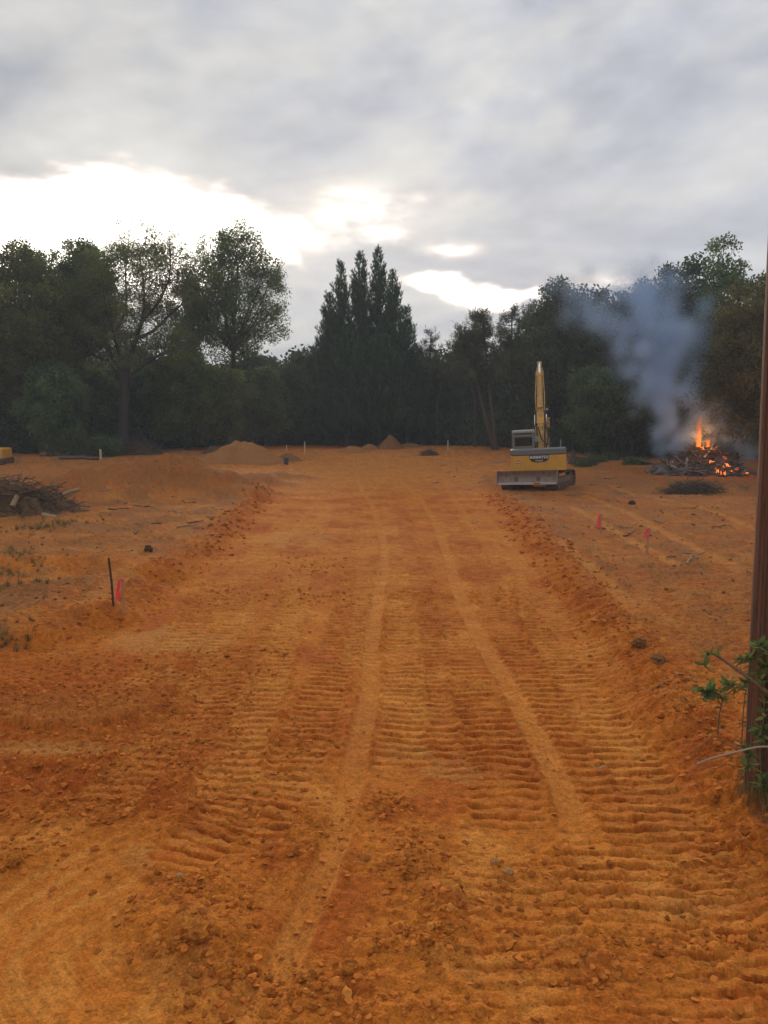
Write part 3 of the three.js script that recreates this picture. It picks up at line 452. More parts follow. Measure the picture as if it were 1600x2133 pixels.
// right of the middle: pines behind the excavator
pineTree({ seed: 341, px: 1033, D: 71, top: 650, cb: 800, hw: 62, dx: -40, tr: 0.24, stems: [[-0.45, 0.9], [0.15, 1]], label: 'pine with forked pale trunk at the clearing edge left of excavator' });
pineTree({ seed: 342, px: 990, D: 76, top: 652, cb: 800, hw: 52, label: 'ragged pine whose flat branches stick out left over the dip' });
pineTree({ seed: 343, px: 1066, D: 76, top: 640, cb: 800, hw: 52, label: 'pine just left of the excavator boom' });
pineTree({ seed: 344, px: 1100, D: 79, top: 634, cb: 790, hw: 46, label: 'pine behind the excavator boom tip' });
const rightWood = [[1155, 72, 584, 850, 66, 'dark', 'dark rounded tree rising behind the excavator'], [1205, 74, 604, 860, 52, 'dark', 'dark tree right of the excavator behind drifting smoke'], [1252, 72, 606, 860, 52, 'dark', 'dark tree left of the smoke column'], [1300, 71, 612, 880, 55, 'dark', 'dark tree directly behind the left of the smoke column'], [1345, 68, 588, 880, 58, 'dark', 'dark tree behind the middle of the smoke column'], [1395, 66, 558, 880, 58, 'dark', 'dark tree behind the right of the smoke column'], [1448, 64, 540, 880, 60, 'dark', 'dark tree right of the smoke column top'], [1510, 60, 490, 860, 76, 'green', 'tallest green tree of the right hand wood'], [1590, 58, 566, 880, 76, 'broad', 'broad tree behind the utility pole'], [1680, 56, 540, 880, 90, 'dark', 'tree beyond the right picture edge'], [1235, 66, 760, 925, 62, 'green', 'low green tree at the wood edge right of excavator'], [1320, 63, 790, 925, 60, 'dark', 'low dark tree behind the base of the smoke'], [1410, 60, 760, 925, 62, 'dark', 'low dark tree behind the burning pile'], [1480, 58, 740, 925, 60, 'dark', 'low dark tree behind the flames'], [1130, 74, 720, 910, 50, 'dark', 'low dark tree behind the raised boom']];
rightWood.forEach(([px, D, top, cb, hw, leaf, label], k) => broadTree({ seed: 400 + k, px, D, top, cb, hw, leaf, label, lobes: 18, fill: k > 9 ? 22 : 16, lobe: 0.95, group: 'trees of the right hand wood', clump: leaf === 'dark' ? 'dense' : 'broad', tr: 0.18, fork: 3 }));
broadTree({ seed: 450, px: 1640, D: 47, top: 570, cb: 940, hw: 200, leaf: 'rust', clump: 'droop', lobes: 30, fill: 16, lobe: 0.8, tr: 0.3, label: 'near tree with drooping brownish leaves beside the utility pole' });
// thin bare trunks standing in front of the dark wood
[[870, 83, 760, 0.09], [912, 82, 750, 0.10], [902, 84, 770, 0.07], [845, 84, 770, 0.07], [965, 83, 740, 0.08], [722, 78, 800, 0.16], [560, 79, 800, 0.09], [780, 82, 800, 0.07], [930, 85, 760, 0.07], [1180, 72, 700, 0.09], [1205, 71, 720, 0.08]].forEach(([px, D, top, tr], k) => {
  const r = mulberry(470 + k), f = frame({ px, D, top, cb: 900, hw: 20 }), t = new THREE.Group(), wood = new MB(), list = []; t.position.set(f.x, f.y0 - 0.1, f.z);
  const p = []; for (let j = 0; j <= 6; j++) p.push(V((r() - 0.5) * 0.12 * j, f.h * j / 6, 0)); wood.tube(p, taper(tr * 1.2, tr * 0.5, 6), 6);
  for (let j = 0; j < 40; j++) list.push(M4((r() - 0.5) * 2.2, f.h * (0.78 + 0.25 * r()), (r() - 0.5) * 2, r() * 3, r() * 6, r() * 3, 0.8 + 0.5 * r()));
  for (let j = 0; j < 7; j++) { const y = f.h * (0.35 + 0.5 * r()), a = r() * 6.28; wood.tube([V(0, y, 0), V(Math.cos(a) * 0.9, y + 0.1, Math.sin(a) * 0.9)], [0.025, 0.008], 3, false); }
  finishTree(t, wood, k === 1 || k === 5 ? barkGrey : barkRed, list, 'pine', 'pine', r);
  put(t, 'slender_pine', k === 5 ? 'thicker slender trunk under the spired conifers' : k === 6 ? 'slender trunk left of the oval tree foot' : k === 1 ? 'palest slender trunk in the dark wood right of the conifers' : k > 8 ? 'slender trunk in the dark behind the excavator' : 'slender bare pine trunk in front of the dark wood', 'tree', k > 8 ? 'slender trunks behind the excavator' : 'slender trunks along the dark wood');
});
// the wood behind, which reads as one mass
{
  const r = mulberry(500), list = [];
  for (let k = 0; k < 8000; k++) {
    const x = (r() * 2 - 1) * 78, side = Math.abs(x) / 78, D = 90 - 14 * side * side + r() * 9, top = 9.2 + 2.2 * n2(x * 0.13, 4) + 1.2 * n2(x * 0.5, 9) + (x > 14 ? 2.5 : 0);
    list.push(M4(x, macro(x, D) + Math.pow(r(), 0.8) * top, -D, r() * 3, r() * 6.28, r() * 3, 1.1 + 1.1 * r()));
  }
  const im = instances(CLUMP.dense, LEAF.wood, list, () => { const v = 0.7 + 0.6 * r(); return [v, v, v]; });
  put(im, 'woodland', 'dark mass of woodland closing the back of the clearing', 'woodland', null, 'stuff');
}
console.log('trees built');
// ---------------------------------------------------------------- excavator
const font = await new FontLoader().loadAsync('fonts/droid/droid_sans_bold.typeface.json');
function lettering(text, size, depth, m) { const g = new TextGeometry(text, { font, size, depth, curveSegments: 3 }); g.computeBoundingBox(); const b = g.boundingBox; g.translate(-(b.min.x + b.max.x) / 2, -(b.min.y + b.max.y) / 2, 0); return m ? g.applyMatrix4(m) : g; }
function dirtMap(seed, base, dirt, amount, rust) {      // paint with dust, clay smears and chips
  const N = 256, d = new Uint8Array(N * N * 4), o = seed * 13.7, s = (v) => Math.round(255 * Math.pow(clamp(v), 1 / 2.2));
  for (let j = 0; j < N; j++) for (let i = 0; i < N; i++) {
    const x = i / N * 5 + o, y = j / N * 5, t = clamp(amount * (0.5 + 0.9 * fbm(x, y, 5) + 0.35 * n2(x * 5, y * 0.9))), u = rust ? sstep(0.12, 0.4, fbm(x * 1.3 + 40, y * 1.3, 5)) : 0, c = [...base]; mix3(c, dirt, t); if (rust) mix3(c, rust, u * 0.85);
    const k = (j * N + i) * 4; d[k] = s(c[0]); d[k + 1] = s(c[1]); d[k + 2] = s(c[2]); d[k + 3] = 255;
  }
  const t = new THREE.DataTexture(d, N, N); t.wrapS = t.wrapT = THREE.RepeatWrapping; t.magFilter = THREE.LinearFilter; t.colorSpace = THREE.SRGBColorSpace; t.needsUpdate = true; return t;
}
const clay = [0.30, 0.13, 0.045];
const EX = {
  yellow: new THREE.MeshStandardMaterial({ map: dirtMap(1, [0.60, 0.30, 0.012], [0.36, 0.20, 0.06], 0.35), roughness: 0.5 }),
  boom: new THREE.MeshStandardMaterial({ map: dirtMap(2, [0.52, 0.29, 0.045], [0.25, 0.15, 0.06], 0.55, [0.16, 0.09, 0.04]), roughness: 0.6 }),
  grey: new THREE.MeshStandardMaterial({ map: dirtMap(3, [0.115, 0.125, 0.13], [0.2, 0.16, 0.12], 0.3), roughness: 0.5 }),
  pale: mat(0.27, 0.28, 0.28, 0.55), black: mat(0.02, 0.02, 0.02, 0.7), steel: new THREE.MeshStandardMaterial({ map: dirtMap(4, [0.21, 0.185, 0.17], [0.24, 0.13, 0.07], 0.5, [0.19, 0.085, 0.04]), roughness: 0.55, metalness: 0.25 }),
  track: new THREE.MeshStandardMaterial({ map: dirtMap(5, [0.045, 0.04, 0.037], clay, 0.5), roughness: 0.85 }), trackFrame: new THREE.MeshStandardMaterial({ map: dirtMap(6, [0.10, 0.085, 0.075], [0.22, 0.11, 0.05], 0.8), roughness: 0.85 }),
  chrome: mat(0.8, 0.8, 0.8, 0.15, { metalness: 1 }), white: mat(0.72, 0.71, 0.68, 0.6), glass: new THREE.MeshPhysicalMaterial({ color: 0xb8c8c0, transmission: 1, thickness: 0, roughness: 0.04, ior: 1.5 }), edge: mat(0.45, 0.43, 0.41, 0.4, { metalness: 0.5 }), clay: mat(...clay, 0.95),
};
function uvBox(g, k = 0.5) { const P = g.attributes.position, N = g.attributes.normal, U = new Float32Array(P.count * 2); for (let i = 0; i < P.count; i++) { const ax = Math.abs(N.getX(i)), ay = Math.abs(N.getY(i)), az = Math.abs(N.getZ(i)); const [u, v] = ax > ay && ax > az ? [P.getZ(i), P.getY(i)] : ay > az ? [P.getX(i), P.getZ(i)] : [P.getX(i), P.getY(i)]; U[i * 2] = u * k; U[i * 2 + 1] = v * k; } g.setAttribute('uv', new THREE.BufferAttribute(U, 2)); return g; }
function extr(pts, width, bevel = 0.02, holes) { const s = new THREE.Shape(pts.map(([a, b]) => new THREE.Vector2(a, b))); const g = new THREE.ExtrudeGeometry(s, { depth: width - 2 * bevel, bevelEnabled: bevel > 0, bevelThickness: bevel, bevelSize: bevel, bevelSegments: 2, curveSegments: 6 }); g.translate(0, 0, -(width - 2 * bevel) / 2); return g; }
// side profiles are drawn as (forward, up); forward is -z of the machine
const SIDE = new THREE.Matrix4().makeBasis(V(0, 0, -1), V(0, 1, 0), V(1, 0, 0));
const sideways = (pts, width, x = 0, bevel = 0.02) => uvBox(extr(pts, width, bevel).applyMatrix4(SIDE).translate(x, 0, 0));
const rod = (a, b, r, sides = 10) => uvBox(new MB().tube([a, b], [r, r], sides).geo());
{
  const ex = new THREE.Group(), P = ground(1124, 1016);
  ex.position.set(P.x, P.y - 0.03, P.z); ex.rotation.set(0, -0.205, 0.05, 'YXZ');
  const turn = new THREE.Matrix4().makeRotationY(-0.27), U = (g) => uvBox(g).applyMatrix4(turn);   // undercarriage is slewed against the house
  // crawler tracks
  for (const sx of [-1, 1]) {
    const mb = new MB(), cx = sx * 1.06, Lh = 1.38, R = 0.37, cyy = 0.40, n = 44, per = 4 * Lh + 2 * Math.PI * R;
    for (let k = 0; k < n; k++) {
      let s = k / n * per, z, y, a;
      if (s < 2 * Lh) { z = -Lh + s; y = cyy - R; a = Math.PI; } else if (s < 2 * Lh + Math.PI * R) { const t = (s - 2 * Lh) / R; z = Lh + Math.sin(t) * R; y = cyy - Math.cos(t) * R; a = Math.PI - t; } else if (s < 4 * Lh + Math.PI * R) { z = Lh - (s - 2 * Lh - Math.PI * R); y = cyy + R; a = 0; } else { const t = (s - 4 * Lh - Math.PI * R) / R; z = -Lh - Math.sin(t) * R; y = cyy + Math.cos(t) * R; a = -t; }
      mb.add(rbox(0.5, 0.03, per / n * 0.93, 0.008, 1), M4(cx, y, z, a)); mb.add(rbox(0.5, 0.035, 0.014, 0.004, 1), M4(cx, y + Math.cos(a) * 0.025, z + Math.sin(a) * 0.025, a));
    }
    const tr = part(ex, 'crawler_track', U(mb.geo()), EX.track);
    const fr = new MB(); fr.add(rbox(0.30, 0.30, 2.5, 0.06), M4(cx, cyy, 0)); for (let k = -3; k <= 3; k++) fr.add(new THREE.CylinderGeometry(0.09, 0.09, 0.36, 12), M4(cx, 0.16, k * 0.36, 0, 0, Math.PI / 2));
    part(tr, 'track_frame', U(fr.geo()), EX.trackFrame);
    for (const z of [-Lh, Lh]) { const wh = new MB(); wh.add(new THREE.CylinderGeometry(0.31, 0.31, 0.2, 22), M4(cx, cyy, z, 0, 0, Math.PI / 2)); wh.add(new THREE.CylinderGeometry(0.14, 0.14, 0.34, 14), M4(cx, cyy, z, 0, 0, Math.PI / 2)); part(tr, z < 0 ? 'sprocket' : 'idler_wheel', U(wh.geo()), EX.trackFrame); }
  }
  { const mb = new MB(); mb.add(rbox(1.6, 0.34, 1.3, 0.06), M4(0, 0.55, 0)); mb.add(new THREE.CylinderGeometry(0.55, 0.6, 0.26, 28), M4(0, 0.83, 0)); part(ex, 'turntable', U(mb.geo()), EX.trackFrame); }
  // dozer blade at the tail of the undercarriage
  { const prof = []; for (let k = 0; k <= 10; k++) { const t = k / 10; prof.push([-2.02 - 0.10 * Math.sin(t * Math.PI) * -1 - 0.02 * t, 0.40 + 0.58 * t]); } for (let k = 10; k >= 0; k--) { const t = k / 10; prof.push([-2.02 - 0.10 * Math.sin(t * Math.PI) * -1 - 0.02 * t + 0.05, 0.40 + 0.58 * t]); }
    const bl = part(ex, 'dozer_blade', sideways(prof, 2.78, 0, 0.004).applyMatrix4(turn), EX.steel, 'scratched grey steel blade with rust and clay smears');
    part(bl, 'cutting_edge', U(rbox(2.78, 0.10, 0.03, 0.008, 1).translate(0, 0.395, 2.045)), EX.edge);
    for (const sx of [-1, 1]) { part(bl, 'push_arm', U(rbox(0.16, 0.2, 1.2, 0.03).applyMatrix4(M4(sx * 0.52, 0.58, 1.4, -0.06))), EX.trackFrame); part(bl, 'end_plate', sideways([[-2.07, 0.36], [-1.86, 0.42], [-1.84, 0.9], [-2.04, 1.0]], 0.03, sx * 1.39, 0.005).applyMatrix4(turn), EX.steel); }
    const cl = new THREE.IcosahedronGeometry(1, 2); const p = cl.attributes.position; for (let i = 0; i < p.count; i++) { const k = 1 + 0.35 * n3(p.getX(i) * 2, p.getY(i) * 2, p.getZ(i) * 2); p.setXYZ(i, p.getX(i) * 0.26 * k, p.getY(i) * 0.1 * k, p.getZ(i) * 0.14 * k); } cl.computeVertexNormals(); cl.translate(0.5, 0.34, 1.98); part(bl, 'stuck_clay', cl.applyMatrix4(turn), EX.clay); }
  // house: counterweight, engine hood, cab
  const W = 2.46, tail = 1.52;
  const arcPlan = (w, z0, z1, bulge) => { const s = new THREE.Shape(); s.moveTo(-w / 2, -z0); s.lineTo(w / 2, -z0); s.lineTo(w / 2, -z1 + 0.16); s.quadraticCurveTo(w / 2 - 0.01, -z1 - 0.02, w / 2 - 0.2, -z1 - 0.03); s.quadraticCurveTo(0, -z1 - bulge, -w / 2 + 0.2, -z1 - 0.03); s.quadraticCurveTo(-w / 2 + 0.01, -z1 - 0.02, -w / 2, -z1 + 0.16); s.closePath(); return s; };
  const slab = (shape, y0, y1, b = 0.02) => { const g = new THREE.ExtrudeGeometry(shape, { depth: y1 - y0 - 2 * b, bevelEnabled: true, bevelThickness: b, bevelSize: b, bevelSegments: 2, curveSegments: 10 }); g.rotateX(-Math.PI / 2); g.translate(0, y0 + b, 0); return g; };
  const body = part(ex, 'counterweight', uvBox(slab(arcPlan(W, 0.2, tail, 0.10), 0.92, 1.64), 0.4), EX.yellow);
  const hood = part(ex, 'engine_hood', uvBox(slab(arcPlan(W - 0.02, 0.05, tail - 0.005, 0.10), 1.652, 1.93, 0.045), 0.4), EX.grey);
  part(ex, 'deck', uvBox(rbox(W - 0.08, 0.16, 1.9, 0.03).translate(0, 0.98, -0.55), 0.4), EX.trackFrame);
  part(ex, 'side_cover', uvBox(rbox(0.78, 0.86, 1.55, 0.06, 3).translate(0.80, 1.45, -0.75), 0.4), EX.yellow);
  const faceZ = tail + 0.083;                                             // rear face at its middle
  { const s = new THREE.Shape(); s.moveTo(-0.43, 0.16); s.lineTo(0.43, 0.16); s.lineTo(0.42, 0.0); s.quadraticCurveTo(0.36, -0.11, 0.2, -0.135); s.quadraticCurveTo(0, -0.165, -0.2, -0.135); s.quadraticCurveTo(-0.36, -0.11, -0.42, 0); s.closePath();
    const g = new THREE.ExtrudeGeometry(s, { depth: 0.02, bevelEnabled: true, bevelSize: 0.008, bevelThickness: 0.006, bevelSegments: 1 }); g.translate(0.04, 1.475, faceZ - 0.012);
    const bd = part(body, 'badge', g, EX.black, 'dark shield badge with white maker lettering');
    part(bd, 'lettering', mergeGeometries([lettering('KOMATSU', 0.125, 0.006, M4(0.04, 1.555, faceZ + 0.013)), lettering('PC128UU', 0.055, 0.006, M4(0.04, 1.398, faceZ + 0.013))]), EX.white); }
  { const g = rbox(0.14, 0.12, 0.01, 0.003, 1).translate(-0.88, 1.36, tail + 0.062); const st = part(body, 'sticker', g, EX.black); part(st, 'sticker_stripe', rbox(0.11, 0.045, 0.006, 0.002, 1).translate(-0.88, 1.36, tail + 0.070), EX.white); }
  part(hood, 'sticker', extr([[-0.17, -0.06], [0.17, -0.06], [0.17, 0.03], [0.14, 0.07], [-0.10, 0.07], [-0.17, 0.0]], 0.016, 0.003).translate(0.62, 1.79, tail + 0.062), EX.white);
  for (let k = 0; k < 6; k++) part(body, 'vent_slat', rbox(0.13, 0.03, 0.02, 0.008, 1).translate(-1.1, 1.16 + k * 0.08, tail + 0.025), EX.boom);
  // cab, rear left
  { const cab = new THREE.Group(); cab.name = 'cab'; ex.add(cab); const x0 = -1.22, x1 = -0.17, z1 = 0.02, z0 = -1.45, y0 = 1.05, y1 = 2.72;
    const fr = new MB(); for (const [x, z] of [[x0 + 0.06, z1 - 0.06], [x1 - 0.06, z1 - 0.06], [x0 + 0.06, z0 + 0.1], [x1 - 0.06, z0 + 0.1]]) fr.add(rbox(0.12, y1 - y0, 0.12, 0.03), M4(x, (y0 + y1) / 2, z));
    fr.add(rbox(x1 - x0, 0.13, 0.12, 0.03), M4((x0 + x1) / 2, y1 - 0.2, z1 - 0.062)); fr.add(rbox(x1 - x0, 0.36, 0.10, 0.03), M4((x0 + x1) / 2, 1.86, z1 - 0.065)); fr.add(rbox(0.1, 0.9, z1 - z0, 0.03), M4(x0 + 0.062, 1.5, (z0 + z1) / 2)); fr.add(rbox(0.1, 0.9, z1 - z0, 0.03), M4(x1 - 0.062, 1.5, (z0 + z1) / 2)); fr.add(rbox(0.08, 0.12, z1 - z0, 0.03), M4(x0 + 0.065, y1 - 0.2, (z0 + z1) / 2)); fr.add(rbox(0.08, 0.12, z1 - z0, 0.03), M4(x1 - 0.065, y1 - 0.2, (z0 + z1) / 2)); fr.add(rbox(x1 - x0, 0.1, 0.1, 0.03), M4((x0 + x1) / 2, y1 - 0.2, z0 + 0.1));
    part(cab, 'cab_frame', uvBox(fr.geo()), EX.grey); part(cab, 'roof', uvBox(rbox(x1 - x0 + 0.02, 0.15, z1 - z0 + 0.04, 0.06, 3).translate((x0 + x1) / 2, y1, (z0 + z1) / 2)), EX.pale, 'pale grey cab roof');
    part(cab, 'rear_window', rbox(x1 - x0 - 0.26, 0.46, 0.01, 0.003, 1).translate((x0 + x1) / 2, 2.26, z1 - 0.06), EX.glass); part(cab, 'front_window', rbox(x1 - x0 - 0.26, 0.95, 0.01, 0.003, 1).translate((x0 + x1) / 2, 2.03, z0 + 0.1), EX.glass);
    for (const x of [x0 + 0.06, x1 - 0.06]) part(cab, 'side_window', rbox(0.01, 0.55, z1 - z0 - 0.26, 0.003, 1).translate(x, 2.24, (z0 + z1) / 2), EX.glass);
    const seat = new MB(); seat.add(rbox(0.5, 0.7, 0.16, 0.06), M4(-0.7, 2.0, -0.5)); seat.add(rbox(0.5, 0.14, 0.5, 0.05), M4(-0.7, 1.62, -0.75)); part(cab, 'seat', seat.geo(), EX.black); }
  { const mr = new THREE.Group(); mr.name = 'mirror'; ex.add(mr); part(mr, 'mirror_plate', new THREE.CylinderGeometry(0.15, 0.15, 0.03, 20).rotateX(Math.PI / 2).scale(0.8, 1, 1).translate(-0.10, 2.36, -0.30), EX.pale); part(mr, 'mirror_arm', rod(V(-0.1, 2.34, -0.33), V(-0.25, 2.15, -0.5), 0.015), EX.black); }
  for (const [x, z] of [[1.02, 0.9], [0.5, -0.9]]) part(ex, 'grab_rail', rod(V(x, z > 0 ? 1.9 : 1.8, z), V(x, z > 0 ? 2.3 : 2.4, z), 0.022), EX.pale);
  // boom, raised; arm cylinder lies along its back
  const bx = 0.12, bend = [1.85, 3.55], tip = [4.15, 5.72];
  const boom = part(ex, 'boom', sideways([[0.45, 1.55], [0.72, 1.30], [1.15, 1.65], [2.35, 3.15], [4.15, 5.48], [4.34, 5.72], [4.15, 5.92], [3.9, 5.86], [1.7, 3.95], [1.35, 3.3]], 0.29, bx, 0.02), EX.boom);
  part(boom, 'boom_foot', sideways([[0.2, 1.1], [1.1, 1.1], [0.95, 1.75], [0.45, 1.75]], 0.62, bx, 0.02), EX.boom);
  part(boom, 'back_plate', uvBox(rbox(0.36, 0.7, 0.04, 0.015).applyMatrix4(M4(bx, 3.36, -1.38, -0.55))), EX.yellow);
  for (const sx of [-1, 1]) { const c = part(boom, 'boom_cylinder', rod(V(bx + sx * 0.27, 1.35, -1.25), V(bx + sx * 0.27, 2.75, -2.0), 0.075, 12), EX.boom); part(c, 'rod', rod(V(bx + sx * 0.27, 2.75, -2.0), V(bx + sx * 0.27, 3.5, -2.4), 0.045), EX.chrome); }
  { const c = part(boom, 'arm_cylinder', rod(V(bx, 3.98, -1.72), V(bx, 5.55, -3.30), 0.10, 14), EX.boom); part(c, 'rod', rod(V(bx, 5.5, -3.25), V(bx, 6.16, -4.0), 0.055), EX.chrome); part(c, 'cylinder_bracket', uvBox(rbox(0.24, 0.34, 0.22, 0.03).applyMatrix4(M4(bx, 3.92, -1.72, -0.7))), EX.boom); part(c, 'gland', rod(V(bx, 5.45, -3.2), V(bx, 5.58, -3.33), 0.12, 14), EX.yellow); }
  for (const sx of [-1, 1]) { const c = new THREE.CatmullRomCurve3([V(bx + sx * 0.19, 3.7, -1.62), V(bx + sx * 0.22, 4.3, -2.1), V(bx + sx * 0.19, 5.1, -3.0), V(bx + sx * 0.17, 5.75, -3.7)]); part(boom, 'steel_pipe', new THREE.TubeGeometry(c, 18, 0.028, 7), EX.boom); const d = new THREE.CatmullRomCurve3([V(bx + sx * 0.2, 1.75, -0.5), V(bx + sx * 0.34, 2.4, -0.75), V(bx + sx * 0.24, 3.1, -1.1), V(bx + sx * 0.24, 3.72, -1.6)]); part(boom, 'hose', new THREE.TubeGeometry(d, 18, 0.03, 7), EX.black); }
  { const d = new THREE.CatmullRomCurve3([V(bx - 0.1, 2.9, -1.1), V(bx + 0.02, 2.4, -0.75), V(bx + 0.25, 2.1, -0.4), V(bx + 0.5, 2.05, -0.2)]); part(boom, 'hose', new THREE.TubeGeometry(d, 16, 0.028, 7), EX.black); part(boom, 'work_lamp', uvBox(rbox(0.14, 0.12, 0.1, 0.02).translate(bx + 0.32, 3.75, -1.75)), EX.pale); part(boom, 'valve_bracket', uvBox(rbox(0.16, 0.5, 0.12, 0.02).translate(bx + 0.36, 3.1, -1.55)), EX.boom); }
  // arm hanging in front of the boom, and the bucket
  const arm = part(ex, 'arm', sideways([[4.0, 6.22], [4.22, 6.25], [4.42, 5.8], [4.62, 4.8], [4.5, 3.5], [4.36, 3.5], [4.12, 4.9], [4.02, 5.6]], 0.24, bx, 0.02), EX.boom);
  part(arm, 'bucket_link', uvBox(rbox(0.16, 0.5, 0.12, 0.02).translate(bx, 3.55, -4.62)), EX.boom);
  const bk = []; for (let k = 0; k <= 10; k++) { const t = k / 10 * Math.PI * 1.05; bk.push([4.35 + Math.sin(t) * 0.5, 3.1 + Math.cos(t) * 0.45]); } const inner = bk.map(([a, b]) => [4.35 + (a - 4.35) * 0.92, 3.1 + (b - 3.1) * 0.92]).reverse();
  const bucket = part(ex, 'bucket', sideways([...bk, ...inner], 0.3, bx, 0.004), EX.steel); for (let k = 0; k < 3; k++) part(bucket, 'tooth', uvBox(rbox(0.05, 0.18, 0.04, 0.01, 1).translate(bx - 0.11 + k * 0.11, 2.6, -4.28)), EX.edge); for (const sx of [-1, 1]) part(bucket, 'side_plate', sideways([...bk, [4.3, 2.66]], 0.02, bx + sx * 0.155, 0.003), EX.steel);
  put(ex, 'excavator', 'yellow and grey crawler excavator with raised boom seen from behind', 'excavator');
}
// second machine, only its tail shows at the left edge
{
  const g = new THREE.Group(), P = ground(-28, 966); g.position.set(P.x, P.y - 0.05, P.z); g.rotation.y = 0.15;
  const body = part(g, 'body', uvBox(rbox(2.9, 0.78, 2.2, 0.12, 3).translate(0, 0.78, 0), 0.4), EX.yellow); part(body, 'rear_grille', rbox(0.9, 0.4, 0.03, 0.01).translate(0.3, 0.75, 1.11), EX.black);
  for (const sx of [-1, 1]) { const mb = new MB(); for (let k = 0; k < 30; k++) { const t = k / 30 * 6.2832, c = Math.cos(t), s = Math.sin(t); mb.add(rbox(0.5, 0.05, 0.24, 0.01, 1), M4(sx * 1.25, 0.24 + s * 0.2, Math.sign(c) * Math.min(Math.abs(c) * 2, 1) * 1.2, -t + Math.PI / 2)); } mb.add(rbox(0.44, 0.36, 2.3, 0.1), M4(sx * 1.25, 0.24, 0)); part(g, 'crawler_track', uvBox(mb.geo()), EX.track); }
  put(g, 'tracked_machine', 'low yellow tracked machine cut off by the left picture edge', 'machine');
}
console.log('excavator built');
// ---------------------------------------------------------------- burning brush pile, flames, smoke
const woodPale = mat(0.30, 0.20, 0.11, 0.9), woodDark = mat(0.10, 0.07, 0.05, 0.95), woodAsh = mat(0.20, 0.19, 0.185, 0.95), char = mat(0.018, 0.016, 0.015, 0.95), brush = mat(0.085, 0.062, 0.045, 0.95);
function lump(seed, rx, ry, rz, detail = 3, amp = 0.35, fr = 1.8) { const g = new THREE.IcosahedronGeometry(1, detail), p = g.attributes.position; for (let i = 0; i < p.count; i++) { const x = p.getX(i), y = p.getY(i), z = p.getZ(i), k = 1 + amp * n3(x * fr + seed, y * fr, z * fr) + amp * 0.4 * n3(x * fr * 3 + seed, y * fr * 3, z * fr * 3); p.setXYZ(i, x * rx * k, y * ry * k, z * rz * k); } g.computeVertexNormals(); return g; }
function stick(r, c, len, rad, dir, kink = 0.12) { const pts = []; for (let k = 0; k <= 4; k++) pts.push(c.clone().addScaledVector(dir, len * (k / 4 - 0.5)).add(V((r() - 0.5) * len * kink, (r() - 0.5) * len * kink * 0.5, (r() - 0.5) * len * kink))); return pts; }
function brushHeap(o, seed, rx, ry, rz, n, radMin, radMax, m, name = 'branch', mats) {   // each branch is a part
  const r = mulberry(seed);
  for (let k = 0; k < n; k++) {
    const a = r() * 6.283, q = Math.sqrt(r()), x = Math.cos(a) * q, z = Math.sin(a) * q, y = (1 - q * q) * (0.45 + 0.6 * r()), dir = V(r() * 2 - 1, (r() - 0.5) * 0.7, r() * 2 - 1).normalize(), rad = lerp(radMin, radMax, r() ** 3), len = Math.min(rx * 1.2, 0.5 + rad * 22 * (0.6 + r()));
    const pts = stick(r, V(x * rx, y * ry + rad, z * rz), len, rad, dir), mb = new MB(); for (const p of pts) p.y = Math.max(p.y, 0.03); mb.tube(pts, taper(rad, rad * 0.5, 4), 6);
    part(o, name, mb.geo(), mats ? mats[Math.floor(r() * mats.length)] : m);
  }
}
function twigs(seed, rx, ry, rz, n, m) { const r = mulberry(seed), mb = new MB(); for (let k = 0; k < n; k++) { const a = r() * 6.283, q = Math.sqrt(r()), dir = V(r() * 2 - 1, r() * 1.1 - 0.3, r() * 2 - 1).normalize(), pts = stick(r, V(Math.cos(a) * q * rx, (1 - q * q) * ry * (0.5 + 0.7 * r()) + 0.05, Math.sin(a) * q * rz), 0.4 + r() * 0.9, 0.01, dir, 0.25); mb.tube(pts, taper(0.016, 0.005, 4), 3, false); } const o = new THREE.Mesh(mb.geo(), m); o.name = 'twigs'; o.userData.kind = 'stuff'; o.castShadow = o.receiveShadow = true; return o; }
const fireAt = ground(1470, 990);
